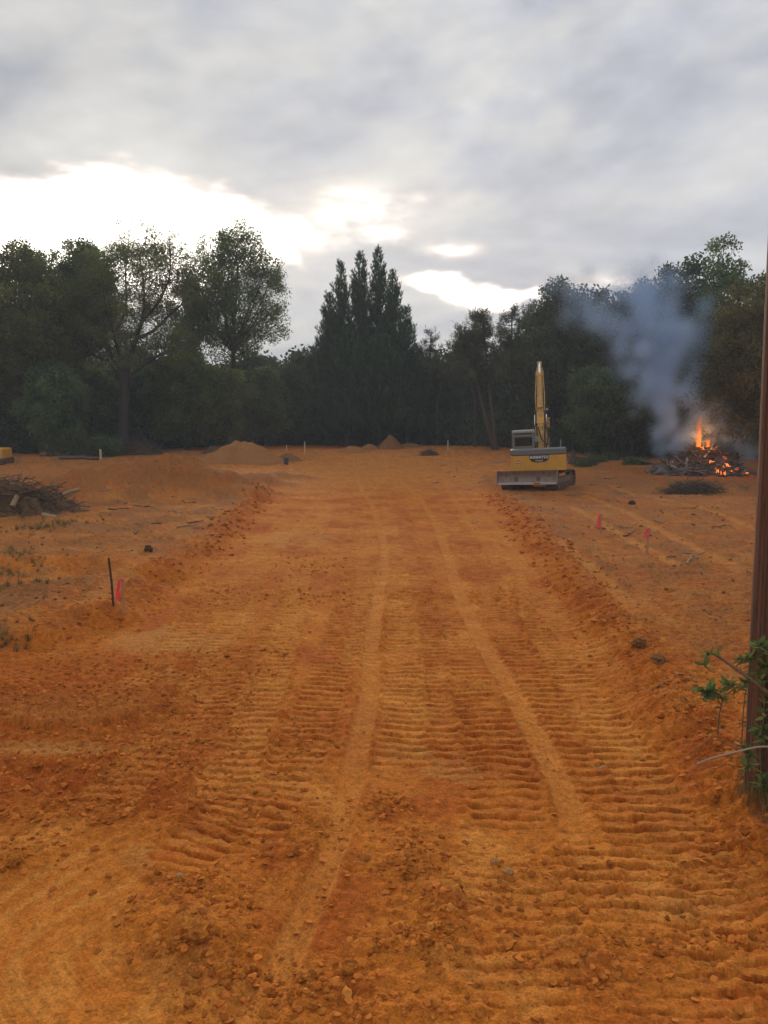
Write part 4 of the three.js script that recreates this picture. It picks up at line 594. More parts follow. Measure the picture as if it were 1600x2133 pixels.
{
  const o = new THREE.Group(); o.position.copy(fireAt).add(V(0, -0.05, -0.6));
  part(o, 'ash_mound', lump(3.3, 2.2, 1.15, 1.6, 4, 0.28).translate(0.2, 0.1, -0.2), mat(0.06, 0.05, 0.045, 0.97));
  part(o, 'ash_mound', lump(7.3, 1.4, 0.8, 1.2, 4, 0.3).translate(-1.5, 0.0, 0.1), mat(0.12, 0.115, 0.115, 0.97));
  brushHeap(o, 31, 2.4, 1.75, 1.5, 130, 0.02, 0.10, null, 'branch', [woodDark, woodDark, char, woodAsh, brush, brush]);
  brushHeap(o, 32, 2.9, 0.35, 1.9, 46, 0.03, 0.11, null, 'log', [woodAsh, woodDark, char, woodPale]);
  o.add(twigs(33, 1.9, 2.1, 1.3, 520, brush)); o.add(twigs(34, 2.9, 1.0, 1.9, 700, woodAsh)); brushHeap(o, 35, 3.0, 0.9, 2.0, 90, 0.015, 0.06, null, 'branch', [woodDark, char, woodAsh, brush]);
  part(o, 'charred_stump', new MB().tube([V(1.62, 0.3, 0.6), V(1.66, 0.8, 0.6), V(1.72, 1.15, 0.6), V(1.78, 1.38, 0.58)], [0.32, 0.22, 0.2, 0.09], 9).geo(), char);
  part(o, 'log', new MB().tube([V(-2.3, 0.55, 0.4), V(-1.3, 0.25, 0.9)], [0.2, 0.2], 9).geo(), woodAsh, 'pale ash covered log at the left of the pile');
  const emb = mat(0.1, 0.03, 0.01, 1, { emissive: new THREE.Color(1, 0.17, 0.02), emissiveIntensity: 2.2 }), embDim = mat(0.1, 0.03, 0.02, 1, { emissive: new THREE.Color(0.9, 0.11, 0.03), emissiveIntensity: 0.7 });
  const rr = mulberry(36);
  const spot = (px, py, s, m) => { const p = atDist(px, py, -o.position.z - 1.5).sub(o.position); for (let k = 0; k < 4; k++) { const d = V(rr() * 2 - 1, rr() * 1.2, rr() - 0.5).normalize(), q = p.clone().add(V((rr() - 0.5) * s * 2.4, (rr() - 0.5) * s * 1.4, 0)); part(o, 'fire_ember', new MB().tube(stick(rr, q, s * (1 + rr()), 0.02, d, 0.2), taper(s * 0.22, s * 0.1, 4), 6).geo(), m); } };
  spot(1482, 962, 0.09, emb); spot(1510, 953, 0.10, embDim); spot(1516, 968, 0.12, emb); spot(1498, 982, 0.13, emb); spot(1506, 984, 0.14, emb); spot(1493, 992, 0.07, emb); spot(1515, 990, 0.05, emb); spot(1537, 976, 0.11, embDim); spot(1566, 992, 0.08, embDim); spot(1400, 962, 0.05, embDim); spot(1490, 975, 0.06, embDim); spot(1525, 982, 0.05, emb); spot(1556, 984, 0.05, emb); spot(1462, 934, 0.08, emb); spot(1508, 972, 0.06, emb);
  put(o, 'burn_pile', 'smouldering heap of charred branches, logs and grey ash', 'burning pile');
}
function flameTongue(seed, h, w, lean) { const ny = 26, nx = 14, P = [], A = [], I = []; for (let j = 0; j <= ny; j++) { const t = j / ny, rad = w * (0.55 + 0.5 * Math.sin(Math.min(1, t * 1.6 + 0.25) * Math.PI * 0.62)) * Math.pow(1 - t, 0.55) * (1 + 0.35 * n2(seed, t * 5)), cx = lean * t + 0.55 * w * n2(seed + 3, t * 3.2) * (0.2 + t), cz = 0.5 * w * n2(seed + 9, t * 3) * t; for (let i = 0; i < nx; i++) { const a = i / nx * 6.2832, k = 1 + 0.35 * n3(Math.cos(a) * 1.2 + seed, Math.sin(a) * 1.2, t * 4); P.push(cx + Math.cos(a) * rad * k, t * h, cz + Math.sin(a) * rad * k * 0.8); const al = clamp(1.25 - 1.15 * t) * (0.75 + 0.35 * n3(Math.cos(a) * 2, Math.sin(a) * 2 + seed, t * 6)); A.push(1, 1, 1, clamp(al)); } } for (let j = 0; j < ny; j++) for (let i = 0; i < nx; i++) { const a = j * nx + i, b = j * nx + (i + 1) % nx; I.push(a, b, a + nx, b, b + nx, a + nx); } const g = new THREE.BufferGeometry(); g.setAttribute('position', new THREE.Float32BufferAttribute(P, 3)); g.setAttribute('color', new THREE.Float32BufferAttribute(A, 4)); g.setIndex(I); g.computeVertexNormals(); return g; }
const flameMat = (r, g, b, k, op) => new THREE.MeshStandardMaterial({ color: 0x100400, roughness: 1, emissive: new THREE.Color().setRGB(r, g, b), emissiveIntensity: k, transparent: true, opacity: op, vertexColors: true, side: THREE.DoubleSide, depthWrite: false });
const flOuter = flameMat(0.85, 0.13, 0.02, 0.95, 0.36), flMid = flameMat(1, 0.20, 0.02, 1.2, 0.42), flCore = flameMat(1, 0.36, 0.05, 1.7, 0.5);
function flame(px, base, top, w, seed, label) {
  const b = atDist(px, base, -fireAt.z + 0.2), t = atDist(px, top, -fireAt.z + 0.2), h = t.y - b.y, g = new THREE.Group(); g.position.copy(b);
  part(g, 'flame_outer', flameTongue(seed, h, w, -0.02 * h), flOuter); part(g, 'flame_body', flameTongue(seed + 1, h * 0.8, w * 0.72, 0), flMid); part(g, 'flame_body', flameTongue(seed + 2, h * 0.55, w * 0.6, 0.06 * h), flMid); part(g, 'flame_core', flameTongue(seed + 4, h * 0.4, w * 0.5, 0.03 * h), flCore);
  put(g, 'flame', label, 'flame');
  const l = new THREE.PointLight(new THREE.Color(1, 0.36, 0.08), 3 * h, 0, 2); l.position.copy(b).add(V(0, h * 0.4, 0.6)); l.castShadow = true; l.shadow.radius = 12; scene.add(l);
}
flame(1455, 931, 860, 0.18, 5.1, 'tall narrow orange flame rising from the top of the pile');
flame(1474, 931, 908, 0.16, 9.4, 'small bright flame right of the tall flame');
// smoke: fine particles, thin enough to see through
{
  const r = mulberry(61), gauss = () => (r() + r() + r() + r() - 2) * 0.87, mb = new MB(), tet = new THREE.TetrahedronGeometry(1);
  for (let k = 0; k < 2800; k++) { const s = 0.0046 * (0.7 + 0.6 * r()); mb.add(tet, M4(gauss() * 0.5, gauss() * 0.5, gauss() * 0.5, r() * 6, r() * 6, r() * 6, s)); }
  const puff = mb.geo(), list = [], D0 = -fireAt.z;
  // px, py, spread in px, amount
  const path = [[1450, 925, 34, 0.9], [1430, 900, 48, 0.8], [1412, 870, 56, 0.78], [1398, 830, 64, 0.72], [1386, 790, 72, 0.66], [1376, 740, 84, 0.6], [1362, 695, 98, 0.5], [1348, 655, 108, 0.38], [1335, 615, 108, 0.22], [1310, 580, 110, 0.08], [1240, 620, 90, 0.07], [1150, 640, 80, 0.06]];
  for (let k = 0; k < path.length - 1; k++) {
    const [x0, y0, w0, a0] = path[k], [x1, y1, w1, a1] = path[k + 1], len = Math.hypot(x1 - x0, y1 - y0), n = Math.round(len * (w0 + w1) * (a0 + a1) / 62);
    for (let j = 0; j < n; j++) {
      const t = r(), w = lerp(w0, w1, t), px = lerp(x0, x1, t) + gauss() * w * 1.1, py = lerp(y0, y1, t) + gauss() * w * 0.5, dz = gauss() * w / 40 + (925 - y0) * 0.010;
      if (n2(px * 0.024 + py * 0.006, py * 0.009) + 0.5 * n2(px * 0.06 + 9, py * 0.022) < -0.28 + 0.3 * r()) continue;
      const p = atDist(px, py, D0 + 1 + dz), s = lerp(0.45, 1.5, clamp((w - 24) / 60)) * (0.6 + 0.7 * r()); list.push(M4(p.x, p.y, p.z, r() * 6, r() * 6, r() * 6, s));
    }
  }
  for (const [x, y, w, h, n] of [[1505, 880, 34, 28, 46], [1535, 915, 34, 22, 46], [1490, 850, 24, 20, 22], [1400, 925, 44, 24, 60], [1560, 940, 26, 16, 26]]) for (let j = 0; j < n; j++) { const p = atDist(x + gauss() * w, y + gauss() * h, D0 + 1.5 + gauss()); list.push(M4(p.x, p.y, p.z, r() * 6, r() * 6, r() * 6, 0.4 + 0.6 * r())); }
  const im = instances(puff, mat(0.42, 0.58, 0.80, 1), list, () => [1, 1, 1]);
  put(im, 'smoke', 'blue grey smoke drifting up and left from the burning pile', 'smoke', null, 'stuff');
  console.log('smoke puffs', list.length);
}
// ---------------------------------------------------------------- heaps, stakes, pole, shrub, clods
const soilFlat = (r, g, b) => { const m = new THREE.MeshPhysicalMaterial({ color: new THREE.Color().setRGB(r, g, b), map: grainColor, bumpMap: grainBump, bumpScale: 0.02, roughness: 0.97, specularIntensity: 0.2 }); return m; };
function heapGeo(seed, rx, h, rz, pw = 1, amp = 0.12) {   // a dumped heap of soil, closed below
  const nr = 34, na = 72, P = [], U = [], I = [];
  for (let j = 0; j <= nr; j++) for (let i = 0; i <= na; i++) { const a = i / na * 6.28318, q = j / nr, w = 1 + 0.16 * n2(Math.cos(a) * 1.1 + seed, Math.sin(a) * 1.1) + 0.06 * n2(Math.cos(a) * 4 + seed, Math.sin(a) * 4), x = Math.cos(a) * q * rx * w, z = Math.sin(a) * q * rz * w; let y = h * Math.pow(0.5 + 0.5 * Math.cos(Math.PI * Math.min(1, q)), pw) * (1 + amp * 2 * n2(x * 0.8 + seed, z * 0.8)) + h * amp * 0.5 * n2(x * 2.6, z * 2.6 + seed) + 0.035 * n2(x * 7, z * 7 + seed); if (q > 0.93) y -= (q - 0.93) * 4; P.push(x, y, z); U.push(x / 1.6 + y * 0.15, z / 1.6 - y * 0.9); }
  for (let j = 0; j < nr; j++) for (let i = 0; i < na; i++) { const a = j * (na + 1) + i, b = a + 1, c = a + na + 1, d = c + 1; I.push(a, b, c, b, d, c); }
  const g = new THREE.BufferGeometry(); g.setAttribute('position', new THREE.Float32BufferAttribute(P, 3)); g.setAttribute('uv', new THREE.Float32BufferAttribute(U, 2)); g.setIndex(I); g.computeVertexNormals(); return g;
}
const SOIL = { tan: soilFlat(0.40, 0.182, 0.060), brown: soilFlat(0.28, 0.135, 0.050), umber: soilFlat(0.13, 0.078, 0.042), red: soilFlat(0.30, 0.10, 0.03) };
function heap(px, py, w, h, d, seed, m, label, pw) { const P = ground(px, py), o = new THREE.Mesh(heapGeo(seed, w, h, d, pw, 0.06), m); o.position.set(P.x, P.y - 0.06, P.z - d * 0.55); return put(o, 'dirt_pile', label, 'dirt pile'); }
heap(496, 966, 3.5, 1.55, 2.4, 2.2, SOIL.tan, 'large smooth mound of tan soil left of the road', 0.62);
heap(595, 962, 1.7, 0.62, 1.2, 5.2, SOIL.brown, 'low brown dirt heap right of the large tan mound');
heap(812, 936, 1.7, 1.25, 1.2, 8.2, SOIL.brown, 'steep brown dirt pile in front of the dark conifers');
heap(770, 936, 1.3, 0.55, 0.9, 12.2, SOIL.tan, 'low pale dirt heap left of the steep brown pile');
heap(735, 944, 2.1, 0.62, 1.2, 15.2, SOIL.tan, 'wide low tan heap beside the far end of the road');
heap(852, 932, 1.9, 0.5, 1.0, 18.2, SOIL.tan, 'low tan heap right of the steep brown pile');
heap(1240, 932, 2.6, 0.85, 1.2, 21.2, SOIL.brown, 'brown dirt heap at the wood edge behind the excavator');
heap(445, 946, 1.5, 0.75, 1.2, 24.2, SOIL.umber, 'dark earth heap behind the large tan mound');
{ const P = ground(895, 949), o = new THREE.Group(); o.position.copy(P); part(o, 'earth', heapGeo(31, 0.85, 0.42, 0.6), SOIL.umber); brushHeap(o, 71, 0.8, 0.45, 0.6, 14, 0.012, 0.03, brush); o.add(twigs(72, 0.8, 0.5, 0.6, 60, brush)); put(o, 'brush_clump', 'small dark heap of brush on the far flat ground', 'brush'); }
// heap of grubbed roots and earth at the left edge
{
  const P = ground(40, 1078), o = new THREE.Group(); o.position.set(P.x - 0.9, P.y - 0.06, P.z - 1.5);
  part(o, 'earth', heapGeo(41, 2.4, 0.8, 1.8, 0.9, 0.25), soilFlat(0.19, 0.115, 0.062));
  brushHeap(o, 73, 2.1, 0.9, 1.5, 60, 0.012, 0.05, null, 'root', [brush, woodDark, brush, woodDark]); o.add(twigs(74, 2.1, 0.95, 1.5, 520, brush));
  part(o, 'sawn_log', new MB().tube([V(0.55, 0.35, 1.15), V(0.62, 0.65, 0.95)], [0.09, 0.07], 10).geo(), woodPale, 'pale broken log stuck in the heap'); part(o, 'sawn_log', new MB().tube([V(1.55, 0.12, 1.35), V(2.05, 0.06, 1.6)], [0.08, 0.06], 9).geo(), woodPale);
  put(o, 'root_heap', 'dark heap of grubbed roots and earth at the left edge', 'brush heap');
}
{ const P = ground(1455, 1030), o = new THREE.Group(); o.position.set(P.x, P.y - 0.03, P.z - 0.5); part(o, 'earth', heapGeo(51, 1.25, 0.34, 0.6), SOIL.umber); brushHeap(o, 75, 1.25, 0.4, 0.6, 34, 0.01, 0.03, null, 'branch', [brush, woodDark]); o.add(twigs(76, 1.3, 0.5, 0.7, 240, brush)); put(o, 'brush_clump', 'dark tangle of brush on the soil in front of the fire', 'brush'); }
{ const P = ground(290, 946), o = new THREE.Group(); o.position.copy(P); part(o, 'earth', heapGeo(61, 2.0, 0.6, 1.1), SOIL.umber); brushHeap(o, 77, 2.0, 0.9, 1.1, 36, 0.02, 0.06, null, 'branch', [brush, woodDark]); o.add(twigs(78, 2.0, 1.3, 1.1, 320, brush)); put(o, 'brush_clump', 'brush heap at the foot of the forked open tree', 'brush'); }
{ const P = ground(1192, 966), o = new THREE.Group(); o.position.copy(P); const r = mulberry(79), mb = new MB(); mb.tube([V(0, 0, 0), V(0.02, 0.4, 0), V(0.05, 0.8, 0), V(0, 1.0, 0)], [0.3, 0.2, 0.17, 0.06], 9); part(o, 'stump', mb.geo(), woodDark); for (let k = 0; k < 12; k++) { const a = r() * 6.28; part(o, 'root', new MB().tube([V(0, 0.25 + 0.3 * r(), 0), V(Math.cos(a) * 0.4, 0.45 * r() + 0.15, Math.sin(a) * 0.4), V(Math.cos(a) * 0.85, 0.5 * r(), Math.sin(a) * 0.85)], [0.07, 0.04, 0.012], 6).geo(), woodDark); } put(o, 'uprooted_stump', 'uprooted stump standing right behind the excavator', 'stump'); }
// logs and planks
function log(px, py, len, rad, yaw, m, name, label, cat, lift = 0, group) { const P = ground(px, py), r = mulberry(Math.round(px * 7 + py)), pts = []; for (let k = 0; k <= 5; k++) { const s = len * (k / 5 - 0.5), x = P.x + Math.cos(yaw) * s, z = P.z - Math.sin(yaw) * s; pts.push(V(Math.cos(yaw) * s, macro(x, -z) - P.y + rad * 0.8 + lift * k / 5 + (r() - 0.5) * rad * 0.4, -Math.sin(yaw) * s + (r() - 0.5) * rad)); } const o = new THREE.Mesh(new MB().tube(pts, taper(rad, rad * 0.8, 5), 9).geo(), m); o.position.copy(P); return put(o, name, label, cat, group); }
log(165, 957, 2.9, 0.16, 0.12, woodDark, 'felled_log', 'long dark felled log lying at the left wood edge', 'log'); log(200, 951, 2.4, 0.14, 0.3, woodDark, 'felled_log', 'dark log lying behind the long left log', 'log'); log(115, 950, 2.4, 0.2, -0.1, mat(0.2, 0.1, 0.06, 0.95), 'felled_log', 'reddish log lying left of the dark felled logs', 'log'); log(137, 1041, 0.95, 0.085, 0.55, woodPale, 'sawn_log', 'pale sawn log leaning on the brown soil bank', 'log', 0.3); log(1475, 985, 1.1, 0.05, 0.1, woodDark, 'fallen_branch', 'dark branch in front of the burning pile', 'branch');
for (const [px, py, yaw, len, label] of [[1032, 965, 0.05, 1.1, 'left of two planks lying left of the excavator'], [1050, 962, -0.06, 0.9, 'right of two planks lying left of the excavator']]) { const P = ground(px, py), o = new THREE.Mesh(rbox(len, 0.05, 0.2, 0.008, 1), woodPale); o.position.set(P.x, heightAt(P.x, P.z) + 0.04, P.z); o.rotation.y = yaw; put(o, 'plank', label, 'plank'); }
// stakes
const lath = mat(0.42, 0.22, 0.09, 0.85), lathPale = mat(0.55, 0.42, 0.28, 0.85), pink = new THREE.MeshPhysicalMaterial({ color: new THREE.Color().setRGB(0.85, 0.05, 0.11), roughness: 0.55, transmission: 0.25, thickness: 0, side: THREE.DoubleSide });
function stake(px, base, top, label, { flag = 0, lean = 0, pale = false, w = 0.045 } = {}) {
  const P = ground(px, base), y0 = heightAt(P.x, P.z), h = atDist(px, top, -P.z).y - y0, o = new THREE.Group(); o.position.set(P.x, y0, P.z); o.rotation.z = lean;
  const s = new THREE.Shape(); s.moveTo(-w * 0.2, -0.15); s.lineTo(w * 0.2, -0.15); s.lineTo(w / 2, 0.0); s.lineTo(w / 2, h); s.lineTo(-w / 2, h); s.lineTo(-w / 2, 0); s.closePath();
  const g = new THREE.ExtrudeGeometry(s, { depth: 0.02, bevelEnabled: true, bevelSize: 0.003, bevelThickness: 0.003, bevelSegments: 1 }); part(o, 'lath', g, pale ? lathPale : lath);
  if (flag) { const f = new THREE.PlaneGeometry(0.075, flag, 4, 14), p = f.attributes.position; for (let i = 0; i < p.count; i++) { const t = 0.5 - p.getY(i) / flag; p.setX(i, p.getX(i) * (0.35 + 0.75 * t) - 0.035 - 0.03 * t); p.setZ(i, 0.035 + 0.018 * Math.sin(p.getX(i) * 70 + t * 5) + 0.02 * t); } f.translate(-w * 0.1, h - flag / 2 - 0.02, 0); f.computeVertexNormals(); part(o, 'ribbon', f, pink); part(o, 'ribbon_knot', rbox(w + 0.016, 0.03, 0.04, 0.008).translate(0, h - 0.03, 0.01), pink); }
  return put(o, 'survey_stake', label, 'stake');
}
stake(258, 1280, 1204, 'wooden survey stake with hot pink ribbon beside the rusty post', { flag: 0.30, w: 0.036 });
stake(1250, 1112, 1070, 'survey stake with pink ribbon nearer to the excavator', { flag: 0.34, w: 0.045 });
stake(1347, 1156, 1099, 'survey stake with pink ribbon nearer to the utility pole', { flag: 0.2, w: 0.045, lean: -0.03 });
stake(560, 1022, 988, 'bare survey stake on the left road edge', { w: 0.06 }); stake(952, 985, 962, 'thin dark leaning stake on the far right road edge', { w: 0.06, lean: 0.14 }); stake(210, 958, 936, 'pale stake standing by the felled logs', { pale: true, w: 0.16 }); stake(635, 944, 920, 'white topped stake before the conifers, nearest the oval tree', { pale: true, w: 0.08 }); stake(597, 938, 927, 'short pale stake right of the tan mound', { pale: true, w: 0.08 }); stake(933, 938, 917, 'pale stake at the far edge right of the conifers', { pale: true, w: 0.08 }); stake(794, 943, 935, 'tiny stake below the steep brown dirt pile', { w: 0.07 }); stake(250, 986, 968, 'tilted pale stake on the brown soil bank', { pale: true, w: 0.07, lean: 0.5 });
{ const P = ground(235, 1276), y0 = heightAt(P.x, P.z), h = atDist(230, 1162, -P.z).y - y0, o = new THREE.Mesh(new MB().tube([V(0.02, -0.15, 0), V(0.0, h * 0.5, 0), V(-0.03, h, 0)], [0.017, 0.017, 0.017], 10).geo(), mat(0.05, 0.028, 0.02, 0.7)); o.position.set(P.x, y0, P.z); put(o, 'steel_post', 'thin rusty steel post standing on the left bank', 'post'); }
{ const P = ground(596, 968), o = new THREE.Group(); o.position.set(P.x, heightAt(P.x, P.z), P.z); const g = new THREE.LatheGeometry([[0.0, 0], [0.15, 0], [0.19, 0.42], [0.2, 0.42], [0.2, 0.45], [0.17, 0.45], [0.14, 0.03], [0, 0.03]].map(([a, b]) => new THREE.Vector2(a, b)), 20); part(o, 'pail', g, mat(0.06, 0.07, 0.09, 0.6)); part(o, 'handle', new THREE.TorusGeometry(0.19, 0.008, 6, 18, Math.PI).translate(0, 0.42, 0), EX.black); put(o, 'bucket', 'small dark bucket left by the low dirt heap', 'bucket'); }
// utility pole
const poleFoot = ground(1592, 1634);
{
  const o = new THREE.Group(), N = 512, d = new Uint8Array(N * N * 4), b = new Uint8Array(N * N * 4);
  for (let j = 0; j < N; j++) for (let i = 0; i < N; i++) { const u = i / N * 6.28318, cu = Math.cos(u), su = Math.sin(u), y = j / N, t = fbm(cu * 5 + 3, su * 5 + y * 1.1, 4), gr = n3(cu * 16, su * 16, y * 3.2), ck = Math.abs(n3(cu * 5, su * 5, y * 1.6)), crack = ck < 0.035 ? 1 : 0, k = (j * N + i) * 4, v = clamp(0.62 + 0.35 * t + 0.16 * gr - crack * 0.35, 0, 1.2); d[k] = clamp(140 * v + 12, 0, 255); d[k + 1] = clamp(94 * v + 8, 0, 255); d[k + 2] = clamp(68 * v + 6, 0, 255); d[k + 3] = 255; const h = clamp(0.5 + 0.25 * gr - crack * 0.5); b[k] = b[k + 1] = b[k + 2] = h * 255; b[k + 3] = 255; }
  const tx = [d, b].map((q, i) => { const t = new THREE.DataTexture(q, N, N); t.wrapS = t.wrapT = THREE.RepeatWrapping; t.magFilter = THREE.LinearFilter; if (!i) t.colorSpace = THREE.SRGBColorSpace; t.repeat.set(1, 2); t.needsUpdate = true; return t; });
  const g = new THREE.CylinderGeometry(0.115, 0.155, 9.5, 40, 24); const p = g.attributes.position; for (let i = 0; i < p.count; i++) { const y = p.getY(i), k = 1 + 0.02 * n3(p.getX(i) * 6, y * 0.6, p.getZ(i) * 6); p.setX(i, p.getX(i) * k); p.setZ(i, p.getZ(i) * k); } g.computeVertexNormals(); g.translate(0, 4.75 - 0.4, 0);
  part(o, 'pole_shaft', g, new THREE.MeshStandardMaterial({ map: tx[0], bumpMap: tx[1], bumpScale: 0.012, roughness: 0.85 }));
  o.position.copy(poleFoot); o.rotation.z = 0.013; put(o, 'utility_pole', 'reddish brown wooden utility pole at the right edge', 'pole');
}
// shrub growing by the pole
{
  const o = new THREE.Group(), r = mulberry(91), D0 = -poleFoot.z - 0.28, O = V(poleFoot.x, macro(poleFoot.x, -poleFoot.z), poleFoot.z); o.position.copy(O);
  const Q = (px, py, dz = 0) => atDist(px, py, D0 + dz).sub(O);
  const woodM = mat(0.22, 0.14, 0.08, 0.9), stemM = mat(0.12, 0.09, 0.04, 0.9);
  const leafG = (() => { const mb = new MB(), L = 1, w = 0.17; const pts = [[0, 0], [0.25, 0.8], [0.55, 1], [0.8, 0.6], [1, 0]]; for (const sd of [-1, 1]) for (let k = 0; k < 4; k++) { const a = V(0, pts[k][0] * L, 0), b = V(0, pts[k + 1][0] * L, -0.1 * pts[k + 1][0] ** 2), c = V(sd * pts[k + 1][1] * w, pts[k + 1][0] * L, 0.05 - 0.1 * pts[k + 1][0] ** 2), d = V(sd * pts[k][1] * w, pts[k][0] * L, 0.05); a.z = -0.1 * pts[k][0] ** 2; d.z -= 0.1 * pts[k][0] ** 2; sd > 0 ? mb.quad(a, d, c, b) : mb.quad(a, b, c, d); } return mb.geo(); })();
  const leafs = [leafMat(0.15, 0.21, 0.055, 0.45), leafMat(0.18, 0.23, 0.08, 0.45), leafMat(0.11, 0.15, 0.05, 0.4), leafMat(0.22, 0.17, 0.06, 0.4)], q = new THREE.Quaternion();
  const leaf = (p, dir, s) => { const m = part(o, 'leaf', leafG, leafs[Math.floor(r() * 3.2)]); q.setFromUnitVectors(YUP, dir.clone().normalize()); m.position.copy(p); m.quaternion.copy(q).multiply(new THREE.Quaternion().setFromAxisAngle(YUP, r() * 6.28)); m.scale.setScalar(s); };
  const whorl = (p, n, s = 0.075) => { for (let k = 0; k < n; k++) leaf(p, V(r() * 2 - 1, r() * 1.3 - 0.35, r() * 2 - 1), s * (0.85 + 0.75 * r())); };
  const stem = (pts, r0, r1, m, leaves, s) => { const c = new THREE.CatmullRomCurve3(pts).getPoints(14); part(o, 'stem', new MB().tube(c, taper(r0, r1, 14), 7).geo(), m); for (let k = 0; k < leaves; k++) whorl(c[5 + Math.floor(r() * 10)].clone().add(V((r() - 0.5) * 0.03, (r() - 0.5) * 0.03, (r() - 0.5) * 0.04)), 3, s); whorl(c[14], leaves ? 5 : 0, s); return c; };
  stem([Q(1650, 1620), Q(1632, 1500), Q(1600, 1445), Q(1560, 1412), Q(1522, 1385), Q(1494, 1364)], 0.022, 0.010, woodM, 0);
  stem([Q(1524, 1386), Q(1500, 1372), Q(1482, 1362), Q(1470, 1368), Q(1466, 1385)], 0.006, 0.003, stemM, 6, 0.06); stem([Q(1530, 1392), Q(1545, 1376), Q(1560, 1372)], 0.005, 0.003, stemM, 3, 0.06); stem([Q(1558, 1412), Q(1563, 1385), Q(1572, 1360), Q(1578, 1345)], 0.007, 0.003, stemM, 9, 0.085); stem([Q(1566, 1418), Q(1590, 1400), Q(1605, 1370)], 0.007, 0.003, stemM, 8, 0.08);
  stem([Q(1495, 1530), Q(1500, 1480), Q(1510, 1452), Q(1530, 1436), Q(1552, 1430)], 0.006, 0.003, stemM, 3, 0.06); stem([Q(1503, 1470), Q(1490, 1450), Q(1475, 1440), Q(1468, 1445)], 0.005, 0.002, stemM, 14, 0.075); stem([Q(1505, 1460), Q(1500, 1440), Q(1520, 1425)], 0.005, 0.002, stemM, 7, 0.07); stem([Q(1545, 1545), Q(1548, 1490), Q(1552, 1450), Q(1556, 1420)], 0.005, 0.003, stemM, 3, 0.05); stem([Q(1588, 1640), Q(1584, 1560), Q(1592, 1480), Q(1590, 1430)], 0.008, 0.003, stemM, 8, 0.07); stem([Q(1620, 1600), Q(1598, 1540), Q(1590, 1520)], 0.006, 0.003, stemM, 8, 0.09); stem([Q(1560, 1645), Q(1556, 1600), Q(1562, 1570)], 0.006, 0.003, stemM, 9, 0.075); stem([Q(1600, 1680), Q(1590, 1640), Q(1594, 1620)], 0.006, 0.003, stemM, 10, 0.075);
  for (let k = 0; k < 9; k++) stem([Q(1640 + r() * 60, 1640 - r() * 40, -r() * 0.3), Q(1625 + r() * 50, 1520 - r() * 100), Q(1600 + r() * 70, 1420 - r() * 60)], 0.008, 0.003, stemM, 8, 0.08);
  put(o, 'shrub', 'leafy green shrub with arching woody stems around the utility pole', 'shrub');
  const tw = new THREE.Mesh(new MB().tube(new THREE.CatmullRomCurve3([atDist(1630, 1556, D0 - 0.15), atDist(1580, 1556, D0 - 0.15), atDist(1535, 1566, D0 - 0.15), atDist(1480, 1580, D0 - 0.15), atDist(1452, 1591, D0 - 0.15)]).getPoints(14), taper(0.008, 0.006, 14), 7).geo(), mat(0.33, 0.25, 0.19, 0.9)); put(tw, 'dead_twig', 'long pale dead twig poking left in front of the pole', 'twig');
}
// grass, weeds and undergrowth
function bladeTuft(seed, n, h, w) { const r = mulberry(seed), mb = new MB(); for (let k = 0; k < n; k++) { const a = r() * 6.28, b = V((r() - 0.5) * h * 0.5, 0, (r() - 0.5) * h * 0.5), l = h * (0.5 + 0.7 * r()), d = V(Math.cos(a) * l * 0.5, l, Math.sin(a) * l * 0.5), s = V(-Math.sin(a), 0, Math.cos(a)).multiplyScalar(w / 2), m = b.clone().addScaledVector(d, 0.55).add(V(0, l * 0.08, 0)); mb.quad(b.clone().sub(s), b.clone().add(s), m.clone().addScaledVector(s, 0.7), m.clone().addScaledVector(s, -0.7)); mb.tri(m.clone().addScaledVector(s, -0.7), m.clone().addScaledVector(s, 0.7), b.clone().add(d)); } return mb.geo(); }
const blade = bladeTuft(95, 16, 0.11, 0.006), straw = bladeTuft(96, 14, 0.13, 0.004);
function scatter(name, label, geo, m, n, seed, place, tint, cat) { const r = mulberry(seed), list = []; for (let k = 0; k < n; k++) { const p = place(r); if (p) list.push(p); } return put(instances(geo, m, list, () => tint(r)), name, label, cat, null, 'stuff'); }
const vary = (a) => (r) => { const v = 1 + (r() * 2 - 1) * a; return [v, v, v]; };
const blobs = (spots) => (r) => { const [px, py, a, b] = spots[Math.floor(r() * spots.length)], P = ground(px, py), x = P.x + (r() + r() - 1) * a, z = P.z + (r() + r() - 1) * b; return M4(x, heightAt(x, z) - 0.01, z, (r() - 0.5) * 0.4, r() * 6.28, (r() - 0.5) * 0.4, 0.5 + 0.9 * r()); };
scatter('grass', 'sparse grey green grass on the left bank edge', blade, leafMat(0.15, 0.135, 0.055, 0.3), 260, 97, blobs([[20, 1195, 0.9, 1.2], [10, 1160, 0.9, 1.0], [95, 1100, 0.9, 0.7], [30, 1225, 0.7, 0.6], [-40, 1200, 1.2, 1.5], [60, 1105, 0.8, 0.6], [0, 1320, 0.6, 0.5], [130, 1090, 1, .7]]), vary(0.35), 'grass');
scatter('dry_grass', 'dry straw grass at the foot of the utility pole', straw, leafMat(0.30, 0.19, 0.07, 0.3), 60, 98, blobs([[1580, 1668, 0.16, 0.12], [1560, 1650, 0.10, 0.08], [1605, 1690, 0.2, 0.2]]), vary(0.35), 'dry grass');
scatter('weeds', 'green weeds between excavator and burning pile', CLUMP.weed, LEAF.weed, 90, 99, blobs([[1245, 962, 1.1, 0.6], [1270, 958, 0.9, 0.5], [1225, 968, 0.6, 0.4], [1325, 968, 0.9, 0.4], [1215, 972, 0.7, 0.4]]), vary(0.35), 'weeds');
